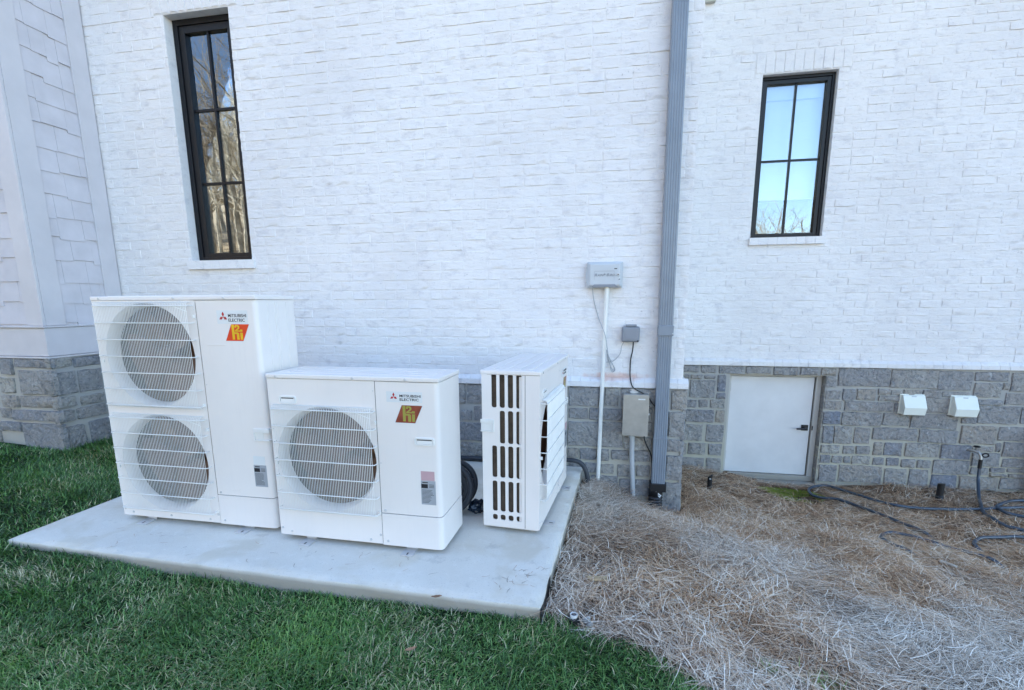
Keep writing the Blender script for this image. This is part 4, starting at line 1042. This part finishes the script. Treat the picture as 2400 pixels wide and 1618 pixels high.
# vent hoods
for x, lab_ in ((2.766, 'white vent hood on the grey stone base, the one nearer the small door'), (3.195, 'white vent hood on the grey stone base, the one nearer the garden hose tap')):
    c = put('vent_hood', (x+.08, 1.96, .21), lab_, 'vent hood', 'pair of white vent hoods')
    x0, x1 = x, x+.195; s_ = .013; zt0, zm, zb_ = .402, .285, .212
    V = [(x0, 1.962, zt0), (x0+s_, 1.93, zt0-.004), (x0+s_, 1.865, zm), (x0+s_, 1.870, zb_), (x0, 1.962, zb_)]
    V = [(x0, 1.962, .395), (x0+.004, 1.915, .395), (x0+.004, 1.855, zm), (x0+.006, 1.872, zb_), (x0, 1.962, zb_)]
    V += [(x1-(v[0]-x0), v[1], v[2]) for v in V]
    b = MB(); b.add(V, [(0,1,2,3,4), (9,8,7,6,5), (0,5,6,1), (1,6,7,2), (2,7,8,3), (4,3,8,9)]); W_('hood', b, M['ventm'], c, bevel=.002)
    W_('wall_flange', MB().box((x0-.006, 1.945, .207), (x1+.006, 1.964, .402)), M['ventm'], c, bevel=.002)
    W_('catch', MB().box((x0+.075, 1.9075, .3795), (x0+.115, 1.9115, .388)), M['conduit'], c)
    W_('throat', MB().box((x0+.02, 1.885, .2085), (x1-.02, 1.945, .2115)), M['black'], c)

# tap and hoses
c = put('garden_tap', (3.46, 1.93, -.12), 'dark garden tap with round handle on the stone wall above the blue hose', 'tap')
W_('spout_body', MB().tube([(3.40, 1.965, -.125), (3.42, 1.91, -.122), (3.45, 1.875, -.125), (3.462, 1.862, -.16), (3.464, 1.858, -.195)], .0125, 10), M['steel'], c, smooth=True)
W_('stem', MB().tube([(3.43, 1.90, -.12), (3.43, 1.88, -.075)], .007, 8), M['steel'], c)
W_('handle', MB().tube([(3.43+.022*math.cos(t), 1.88+.022*math.sin(t), -.072) for t in np.linspace(0, 2*math.pi, 13)], .0065, 6), M['black'], c, smooth=True)
W_('vacuum_breaker', MB().tube([(3.495+.026*math.cos(t), 1.855, -.148+.018*math.sin(t)) for t in np.linspace(0, 2*math.pi, 13)], .007, 6), M['black'], c, smooth=True)
def on_ground(L, lift): return [(x, y, float(zt(x, y)+bumps(x, y))+lift+(.016 if lift > 0 else 0)) for x, y in L]
hp = [(3.464, 1.858, -.20), (3.464, 1.855, -.30), (3.45, 1.82, -.40), (3.36, 1.64, -.485)]
hp += on_ground([(3.264, 1.46), (3.187, 1.292), (3.152, 1.138), (3.162, 1.06), (3.188, .999), (3.242, .964)], .006)+on_ground([(3.6, .75), (4.2, .85), (4.1, 1.05)], -.01)
hp += on_ground([(3.424, 1.203), (3.348, 1.365), (3.42, 1.467), (3.712, 1.634), (4.3, 1.6), (4.6, 1.1), (4.2, .85)], .008)+on_ground([(3.6, .80), (3.141, .78), (2.955, .736), (2.798, .681), (2.70, .60), (2.67, .53)], .004)+on_ground([(2.72, .46), (2.85, .42)], -.03)
c = put('garden_hose', (3.464, 1.858, -.5), 'dark blue garden hose hanging from the tap and looping to the right edge', 'hose')
W_('tube', MB().tube(smooth_path(hp, 8), .0135, 10), M['hose'], c, smooth=True)
W_('coupling', MB().tube([(3.464, 1.858, -.19), (3.464, 1.858, -.275)], .0155, 12), M['black'], c, smooth=True)
ha = on_ground([(4.6, 2.0+.0-.25), (3.9, 1.52), (3.194, 1.361), (2.878, 1.296), (2.662, 1.275), (2.505, 1.293), (2.433, 1.429), (2.344, 1.573), (2.245, 1.75), (2.167, 1.84), (2.044, 1.80), (1.951, 1.689), (1.933, 1.547), (2.001, 1.467), (2.101, 1.414), (2.208, 1.255), (2.282, 1.05), (2.347, .858), (2.43, .73)], .008)
ha += on_ground([(2.474, .55), (2.58, .38)], -.006)+on_ground([(2.75, .22), (2.7, .25)], -.03)+on_ground([(2.638, .294), (2.588, .364), (2.465, .454), (2.365, .52), (2.253, .574), (2.148, .594), (2.059, .539), (2.018, .46), (2.03, .35), (2.1, .29)], .006)+on_ground([(2.2, .22)], -.03)
tag(MB().tube(smooth_path(ha, 8), .0125, 10).build('garden_hose', M['hose'], None, smooth=True), 'long slack dark hose on the pine straw, looping in front of the small door', 'hose')

# black path light stubs
for (x, y, zb_, zt_, r, lb) in ((.935, 1.219, -.47, -.285, .021, 'short black tube with slanted top poking out of the straw left of the door'), (3.01, 1.582, -.55, -.360, .028, 'short black ribbed pipe stub poking out of the straw below the vent hoods')):
    c = put('pipe_stub', (x, y, zb_), lb, 'pipe stub', 'black pipe stubs in the pine straw'); b = MB(); n = 16
    V = [(x+r*math.cos(2*math.pi*k/n), y+r*math.sin(2*math.pi*k/n), zb_) for k in range(n)]+[(x+r*math.cos(2*math.pi*k/n), y+r*math.sin(2*math.pi*k/n), zt_+(.016 if x < 2 else .003)*math.cos(2*math.pi*k/n)-.006*math.sin(2*math.pi*k/n)) for k in range(n)]
    b.add(V, [(k, (k+1) % n, (k+1) % n+n, k+n) for k in range(n)]+[tuple(range(n, 2*n))]); W_('tube', b, M['black'], c, smooth=True)
    if x > 2:
        W_('ribs', MB().lathe([(r+(.004 if k % 2 else -.001), -.47-.008*k) for k in range(8)], (x, y, 0), 'z', 16), M['black'], c, smooth=True)
    else: W_('lens', MB().box((x-.008, y-r-.003, zt_-.03), (x+.006, y-r+.001, zt_-.022)), M['stick'], c)
# white pipe end near the pad corner
c = put('sprinkler_head', (-.121, -1.496, -.08), 'white ringed sprinkler head in the straw beside the pad corner', 'sprinkler')
W_('ring', MB().lathe([(.013, -.01), (.013, .012), (.0165, .012), (.0165, -.02)], (-.121, -1.496, -.048), 'z', 20), M['stick'], c, smooth=True)
W_('cap', MB().lathe([(.0005, .008), (.012, .008), (.0128, .004)], (-.121, -1.496, -.048), 'z', 20), M['hose'], c)
W_('rim', MB().lathe([(.017, -.04), (.032, -.03), (.034, -.005), (.017, .002)], (-.118, -1.49, -.048), 'z', 20), M['black'], c, smooth=True)

# insulated refrigerant lines behind the units
c = put('line_set', (-.85, -.6, 0), 'coiled black insulated refrigerant pipes standing between two short units', 'pipe coil')
for k, (rx, rz, dx) in enumerate(((.17, .155, 0), (.15, .135, -.012), (.13, .115, -.02), (.16, .145, .012))):
    pts = [(-.985+dx+rx*math.cos(t), -.60+.03*k-.045+.02*math.sin(2*t), .165+rz*math.sin(t)) for t in np.linspace(-1.9, 2.4, 26)]
    W_('pipe', MB().tube(pts, .0185, 10), M['pipe'], c, smooth=True)
W_('pipe', MB().tube(smooth_path([(-.90, -.62, .30), (-.86, -.60, .16), (-.87, -.58, .05), (-.93, -.55, .02), (-1.05, -.5, .03)], 6), .021, 10), M['pipe'], c, smooth=True)
W_('pipe', MB().tube(smooth_path([(-.83, -.60, .22), (-.855, -.62, .10), (-.90, -.62, .03), (-1.02, -.60, .02)], 6), .021, 10), M['pipe'], c, smooth=True)
ln = MB().tube(smooth_path([(-2.3, .33, .02), (-1.5, .39, .022), (-1.19, .40, .022), (-1.0, .40, .024), (-.7, .38, .022), (-.5, .33, .06), (-.36, .31, .078), (-.28, .30, .084), (-.215, .30, .072), (-.175, .30, .035), (-.15, .30, -.03), (-.14, .30, -.12)], 7), .0185, 10)
tag(ln.build('refrigerant_pipe', M['pipe'], None, smooth=True), 'dark insulated pipe along the foot of the stone wall ending at the pad edge', 'pipe')
# crumpled plastic
bm = bmesh.new(); bmesh.ops.create_icosphere(bm, subdivisions=3, radius=1)
for v in bm.verts:
    n_ = noise.noise(v.co*2.3)*.45+abs(noise.noise(v.co*5))*.35
    v.co *= (.8+n_); v.co = Vector((v.co.x*.058, v.co.y*.045, max(.002-.04, v.co.z*.05)))
me = bpy.data.meshes.new('plastic_bag'); bm.to_mesh(me); bm.free()
o = mobj('plastic_bag', me, M['bag']); o.location = (-.79, -.60, .036); tag(o, 'crumpled dark blue plastic on the pad beside the coiled pipes', 'plastic bag')

# dry leaves and bits
def leaf(loc, s, rz, label):
    V = []; N = 9
    for k in range(N):
        u = k/(N-1)*2-1; w_ = .34*(1-u*u)**.8*(1+.18*math.sin(k*2.3)); c_ = .10*u*u
        V += [(u, -w_, c_+.10), (u, 0, c_*.6), (u, w_, c_+.12)]
    b = MB(); b.add([(x*s, y*s, z*s) for x, y, z in V], [(k*3+j, k*3+j+1, k*3+j+4, k*3+j+3) for k in range(N-1) for j in range(2)])
    o = b.build('fallen_leaf', M['leaf'], None, smooth=True, fix=False); o.location = loc; o.rotation_euler = (.15, -.1, rz); tag(o, label, 'leaf', 'dry brown leaves in the grass')
leaf((-.728, -1.54, .004), .024, .2, 'dry tan leaf lying on the front edge of the concrete pad')
leaf((-.735, -1.83, -.045), .024, .5, 'dry tan leaf resting in the lawn in front of the pad')
for k, (x, y, s) in enumerate(((-.075, -1.50, .013), (-.052, -1.515, .015), (-.06, -1.475, .011))):
    bm = bmesh.new(); bmesh.ops.create_icosphere(bm, subdivisions=2, radius=s)
    for v in bm.verts: v.co *= 1+.3*noise.noise(v.co*60+Vector((k*9, 0, 0)))
    me = bpy.data.meshes.new('pebble'); bm.to_mesh(me); bm.free(); me.shade_smooth(); o = mobj('pebble', me, M['pebble']); o.location = (x, y, float(zt(x, y))+.012)
    tag(o, ('mid sized grey pebble touching the white ringed sprinkler head', 'largest grey pebble, farthest from the concrete pad beside the sprinkler head', 'smallest grey pebble, behind the other two beside the sprinkler head')[k], 'pebble', 'grey pebbles beside the sprinkler')
o = MB().box((-.045, -.012, 0), (.045, .012, .012)).build('wood_chip', M['chip'], None, bevel=.004); o.location = (2.26, .124, float(zt(2.26, .124))+.012); o.rotation_euler = (0, .1, -.7)
tag(o, 'pale wood chip lying on the straw below the slack hose', 'wood chip')
# foot of a black drain pipe at the far right
c = put('drain_pipe', (3.96, 1.88, -.5), 'black drain pipe standing against the stone wall at the right edge', 'drain pipe')
W_('tube', MB().lathe([(.05, .12), (.055, .10), (.055, -.05)]+[(.05+(.008 if k % 2 else 0), -.06-.02*k) for k in range(24)]+[(.06, -.6)], (3.965, 1.87, 0), 'z', 20), M['black'], c, smooth=True)
W_('cap', MB().lathe([(.0005, .12), (.05, .12)], (3.965, 1.87, 0), 'z', 20), M['black'], c)

tag(MB().prism([(-.2585, -.17), (-.2535, -.17), (-.2535, -.012), (-.2585, -.012)], -1.56, -1.05).build('edging_strip', M['black'], None), 'thin black edging strip between the front corner of the pad and the straw', 'edging')
o = MB().box((-.05, -.018, 0), (.05, .018, .010)).build('bark_chip', M['tan'], None, bevel=.005); o.location = (-.03, -1.17, float(zt(-.03, -1.17)+bumps(np.array(-.03), np.array(-1.17)))+.020); o.rotation_euler = (.05, .08, .25)
tag(o, 'flat tan bark chip in the straw near the right side of the pad', 'bark chip')
# ------------------------------------------------------------------ pine straw, lawn, moss
def ribbons(base, ang, pitch, L, w_, bend, curl, seg, width_dir=None, taper=.25):
    """ribbon strips: base (n,3); returns vertices and quads"""
    n = len(base); V = np.zeros((n, seg+1, 2, 3)); p = base.copy(); a = ang.copy(); e = pitch.copy()
    for k in range(seg+1):
        t = k/seg; wk = w_*(1-(1-taper)*t**1.5)
        d = np.stack([np.cos(a)*np.cos(e), np.sin(a)*np.cos(e), np.sin(e)], 1)
        s_ = np.stack([-np.sin(a), np.cos(a), np.zeros(n)], 1)
        V[:, k, 0] = p-s_*wk[:, None]/2; V[:, k, 1] = p+s_*wk[:, None]/2
        p = p+d*(L/seg)[:, None]; a = a+curl/seg; e = e+bend/seg
    i = np.arange(n)[:, None]*(2*(seg+1))
    q = np.concatenate([np.stack([i[:, 0]+2*k, i[:, 0]+2*k+1, i[:, 0]+2*k+3, i[:, 0]+2*k+2], 1) for k in range(seg)])
    return V.reshape(-1, 3), q
def in_slab(x, y, e=0.0): return (x > -3.29-e) & (x < -.255+e-(y*-.0+0)) & (y > np.interp(x, [-3.3, -.265], [-1.433, -1.522])-e) & (y < .43)
def slab_right(y): return np.interp(y, [-1.522, .42], [-.265, -.196])
def house_block(x, y): return ((y > .425) & (x < .585)) | ((y > 1.945) & (x >= .585)) | ((x < -4.37) & (y > -.27))
def scatter(n, box, dens=None):
    x = rng.uniform(box[0], box[1], n); y = rng.uniform(box[2], box[3], n); return x, y
# straw
def straw(n, box, L0, wid, lift, seed=0):
    x, y = scatter(n, box); ok = straw_mask(x, y) & ~house_block(x, y) & (x > slab_right(y)+.004)
    ok &= ~((np.hypot((x-1.77)/.36, (y-1.58)/.22) < 1) & (rng.random(n) < .93))
    # frame wedge only
    dx, dy = x-0, y+3.488; f_ = dx*math.sin(YAW)+dy*math.cos(YAW); s_ = dx*math.cos(YAW)-dy*math.sin(YAW)
    ok &= (s_ < f_*1.25+1.5) & (f_ > .8)
    x, y = x[ok], y[ok]; n = len(x)
    th = (vnoise(x, y, 1.6, 2)*2-1)*2.2+(vnoise(x, y, 4.5, 3)*2-1)*1.6-.45
    ang = th+rng.normal(0, .75, n)+np.where(rng.random(n) < .5, math.pi, 0)
    z = zt(x, y)+bumps(x, y)+rng.random(n)**1.6*lift-.016
    L = L0*rng.uniform(.5, 1.35, n); w_ = wid*rng.uniform(.7, 1.3, n)
    V, q = ribbons(np.stack([x, y, z], 1), ang, rng.normal(.06, .13, n), L, w_, rng.normal(-.16, .2, n), rng.normal(0, .5, n)+np.where(rng.random(n) < .12, rng.normal(0, 1.9, n), 0), 3)
    zone = np.clip((vnoise(x, y, 1.15, 4)-.42)*2.0+(vnoise(x, y, 3.1, 0)-.5)*1.0+.42*(-y-.4)+.22+rng.normal(0, .25, n), 0, 1)
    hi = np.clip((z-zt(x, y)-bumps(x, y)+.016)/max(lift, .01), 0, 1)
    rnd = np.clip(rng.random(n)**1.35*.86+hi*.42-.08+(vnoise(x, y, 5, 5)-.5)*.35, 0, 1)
    # a strand must not run through the pad or the wall
    Vr = V.reshape(n, -1, 3); bad = ((Vr[:, :, 0] < slab_right(Vr[:, :, 1])) & (Vr[:, :, 1] > -1.5) | ((Vr[:, :, 0] > -.5) & house_block(Vr[:, :, 0], Vr[:, :, 1]))).any(1)
    keep = ~bad; Vr = Vr[keep]; n2 = len(Vr); i = np.arange(n2)[:, None]*8
    q = np.concatenate([np.stack([i[:, 0]+2*k, i[:, 0]+2*k+1, i[:, 0]+2*k+3, i[:, 0]+2*k+2], 1) for k in range(3)])
    return Vr.reshape(-1, 3), q, np.repeat(rnd[keep], 8), np.repeat(zone[keep], 8)
parts_ = [straw(120000, (-.3, 3.0, -2.5, .6), .11, .0021, .036), straw(86000, (-.3, 5.6, -.6, 1.97), .12, .0030, .036), straw(24000, (-.25, 2.6, -2.1, 1.0), .14, .0030, .056)]
V = []; Q = []; A1 = []; A2 = []; b0 = 0
for v, q, a, z in parts_: V.append(v); Q.append(q+b0); A1.append(a); A2.append(z); b0 += len(v)
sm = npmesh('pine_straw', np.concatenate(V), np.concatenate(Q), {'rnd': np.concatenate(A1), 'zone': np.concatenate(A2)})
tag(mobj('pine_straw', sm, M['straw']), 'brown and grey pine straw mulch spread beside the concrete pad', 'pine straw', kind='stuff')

# lawn
def grass(n, box, L0, wid):
    x, y = scatter(n, box); ok = ~straw_mask(x, y) & ~house_block(x, y) & ~in_slab(x, y, .004)
    dx, dy = x, y+3.488; f_ = dx*math.sin(YAW)+dy*math.cos(YAW); s_ = dx*math.cos(YAW)-dy*math.sin(YAW)
    ok &= (s_ > -f_*1.2-.8) & (f_ > .6) & (vnoise(x, y, 3.3, 1)+rng.random(n)*.5 > .28)
    x, y = x[ok], y[ok]; n = len(x)
    ang = (vnoise(x, y, 2.4, 3)*2-1)*3+rng.normal(0, 1.6, n)
    edge = np.clip(1-np.abs(y+1.52)/.06, 0, 1)*((x > -3.3) & (x < -.26))
    z = zt(x, y)+bumps(x, y)-.012
    L = L0*rng.uniform(.5, 1.4, n)*(.75+.6*vnoise(x, y, 3, 2)); w_ = wid*rng.uniform(.7, 1.3, n)
    pit = np.clip(rng.normal(.72, .33, n), .1, 1.5)
    V, q = ribbons(np.stack([x, y, z], 1), ang, np.maximum(pit, edge*1.1), L, w_, rng.normal(-.7, .4, n), rng.normal(0, .3, n), 3, taper=.12)
    Vr = V.reshape(n, -1, 3); bad = (in_slab(Vr[:, :4, 0], Vr[:, :4, 1]) & (Vr[:, :4, 2] < .0)).any(1) | house_block(Vr[:, :, 0], Vr[:, :, 1]).any(1)
    bad |= (in_slab(Vr[:, :, 0], Vr[:, :, 1], -.012)).any(1)
    keep = ~bad; Vr = Vr[keep]; n2 = len(Vr); i = np.arange(n2)[:, None]*8
    q = np.concatenate([np.stack([i[:, 0]+2*k, i[:, 0]+2*k+1, i[:, 0]+2*k+3, i[:, 0]+2*k+2], 1) for k in range(3)])
    zone = np.clip((vnoise(x, y, 2.0, 5)-.45)*3.4+.8*(vnoise(x, y, 8, 0)-.5)+rng.normal(0, .15, n), 0, 1)*.9
    rnd = np.clip(rng.random(n)*.985+(vnoise(x, y, 6, 2)-.5)*.0, 0, 1); rnd = np.where(rnd < .95, np.clip(rnd+(vnoise(x, y, 4, 4)-.5)*.5, 0, .95), rnd)
    dead = np.exp(-((x+2.85)/.28)**2-((y+1.66)/.09)**2)+.5*np.clip((vnoise(x, y, 1.7, 1)-.70)*4, 0, 1); dd = rng.random(n) < dead*.4; rnd = np.where(dd, rng.uniform(.945, 1, n), rnd); zone = np.where(dd, 0, zone)
    return Vr.reshape(-1, 3), q, np.repeat(rnd[keep], 8), np.repeat(zone[keep], 8)
parts_ = [grass(150000, (-3.4, .9, -2.75, -1.43), .033, .0036), grass(92000, (-6.9, -3.2, -2.5, .1), .038, .0050), grass(22000, (-4.4, -3.25, -.9, .43), .045, .0045)]
V = []; Q = []; A1 = []; A2 = []; b0 = 0
for v, q, a, z in parts_: V.append(v); Q.append(q+b0); A1.append(a); A2.append(z); b0 += len(v)
lm = npmesh('lawn_grass', np.concatenate(V), np.concatenate(Q), {'rnd': np.concatenate(A1), 'zone': np.concatenate(A2)})
tag(mobj('lawn_grass', lm, M['grass']), 'dark green lawn grass around the front and left of the concrete pad', 'grass', kind='stuff')
# needles and grass clippings blown onto the pad
n = 90; x = rng.uniform(-3.1, -.30, n); y = np.where(rng.random(n) < .6, rng.uniform(-1.42, -1.2, n), rng.uniform(-1.4, .3, n)); x = np.where(rng.random(n) < .3, rng.uniform(-.5, -.28, n), x)
V, q = ribbons(np.stack([x, y, np.full(n, .003)], 1), rng.uniform(0, 6.28, n), np.zeros(n), rng.uniform(.015, .06, n), np.full(n, .0022), np.zeros(n), rng.normal(0, .8, n), 3)
tag(mobj('stray_needles', npmesh('stray_needles', V, q, {'rnd': np.repeat(rng.random(n)*.5, 8), 'zone': np.zeros(n*8)}), M['straw']), 'stray pine needles scattered on the concrete pad', 'pine needles', kind='stuff')
# clover leaves among the grass, and a few green sprigs in the straw
def leaflets(n, cx, cy, sx, sy, s, lift):
    x = rng.normal(cx, sx, n); y = rng.normal(cy, sy, n); z = zt(x, y)+bumps(x, y)+lift*rng.uniform(.4, 1.2, n)
    V = []; Fc = []
    for k in range(n):
        for j in range(3):
            t = j*2.094+rng.random()*.3; d = np.array([math.cos(t), math.sin(t), rng.uniform(-.1, .4)]); e = np.array([-d[1], d[0], 0]); p = np.array([x[k], y[k], z[k]]); b = len(V)
            V += [p, p+d*s*.6+e*s*.42, p+d*s, p+d*s*.6-e*s*.42]; Fc.append((b, b+1, b+2, b+3))
    return V, Fc
V = []; Fc = []
for a in ((420, -1.35, -2.0, .28, .13, .009, .03), (160, -.95, -1.9, .15, .1, .009, .03), (160, -2.0, -2.0, .25, .15, .008, .028)):
    v, f_ = leaflets(*a); b0 = len(V); V += v; Fc += [tuple(i+b0 for i in q) for q in f_]
me = bpy.data.meshes.new('clover'); me.from_pydata([tuple(v) for v in V], [], Fc)
tag(mobj('clover', me, M['clover']), 'bright green clover leaves growing among the lawn grass', 'clover', kind='stuff')
def tuft(cx, cy, n, s, label, name='grass_tuft'):
    x = rng.normal(cx, s, n); y = rng.normal(cy, s*.7, n); z = zt(x, y)+bumps(x, y)
    V, q = ribbons(np.stack([x, y, z], 1), rng.uniform(0, 6.28, n), rng.uniform(.3, 1.3, n), rng.uniform(.02, .06, n), np.full(n, .0035), rng.normal(-.6, .3, n), rng.normal(0, .3, n), 3, taper=.12)
    me = npmesh(name, V, q, {'rnd': np.repeat(rng.random(n)*.9, 8), 'zone': np.repeat(np.full(n, .8), 8)}); tag(mobj(name, me, M['grass']), label, 'grass tuft', kind=None)
tuft(.649, -1.561, 60, .018, 'small bright green grass sprig in the grey straw, farther from the lower edge')
tuft(.85, -1.577, 130, .04, 'loose green grass tuft in the straw at the lower edge of the photo')
n = 9000; r_ = np.sqrt(rng.random(n)); t_ = rng.uniform(0, 6.28, n); x = 1.76+r_*.30*np.cos(t_); y = 1.58+r_*.19*np.sin(t_); ok = (vnoise(x, y, 9, 2)+rng.random(n)*.4 > .5) & (y < 1.94); x, y = x[ok], y[ok]; n = len(x)
V, q = ribbons(np.stack([x, y, zt(x, y)+bumps(x, y)-.014], 1), rng.uniform(0, 6.28, n), rng.uniform(.4, 1.4, n), rng.uniform(.008, .020, n), np.full(n, .005), rng.normal(-.3, .3, n), np.zeros(n), 2)
tag(mobj('moss', npmesh('moss', V, q), M['moss']), 'yellow green moss patch on the soil in front of the small door', 'moss', kind='stuff')

# ------------------------------------------------------------------ the wooded slope across the lawn, seen in the window glass
def woods():
    VV = []; FF = []; r = random.Random(5); base = [0]
    def limb(p, d, L, r0, lev):
        p2 = p+d*L; a = d.cross(Vector((.3, .9, .2))).normalized(); b = d.cross(a); n = 5 if lev == 0 else 3; b0 = base[0]; r1 = r0*(.6 if lev else .45)
        for q, rr in ((p, r0), (p2, r1)):
            for k in range(n): VV.append(q+(a*math.cos(6.2832*k/n)+b*math.sin(6.2832*k/n))*rr)
        for k in range(n): FF.append((b0+k, b0+(k+1) % n, b0+n+(k+1) % n, b0+n+k))
        base[0] += 2*n
        if lev >= 4: return
        m_ = (9, 5, 4, 3)[lev]
        for k in range(m_):
            t = r.uniform(.3, 1) if lev else r.uniform(.28, 1)
            nd = (d*r.uniform(.5, 1.0)+Vector((r.gauss(0, .6), r.gauss(0, .6), r.gauss(.12, .3)))).normalized()
            limb(p+d*L*t, nd, L*r.uniform(.38, .6), (r0+(r1-r0)*t)*r.uniform(.4, .6), lev+1)
    def tree(x, y, h, r0=.16):
        z = float(zt(x, y)+hill(np.array(x), np.array(y))); limb(Vector((x, y, z-.2)), Vector((r.gauss(0, .06), r.gauss(0, .06), 1)).normalized(), h, r0, 0)
    for k in range(130):
        x = r.uniform(-42, 0); y = r.uniform(-36, -12.5); tree(x, y, r.uniform(5, 9), r.uniform(.10, .22))
    for x, y, h in ((8.3, -30, 4.6), (9.7, -29, 5.2), (11.2, -30, 5.6), (12.4, -29.5, 5.2), (13.8, -30, 4.4), (10.5, -31, 5.4)): tree(x, y, h, .16)
    b0 = base[0]
    me = bpy.data.meshes.new('woods'); me.from_pydata([tuple(v) for v in VV], [], FF); me.materials.append(M['bark'])
    return me
tag(mobj('woods', woods(), None), 'bare winter woods on the slope across the lawn, mirrored in the window panes', 'woods', kind='stuff')
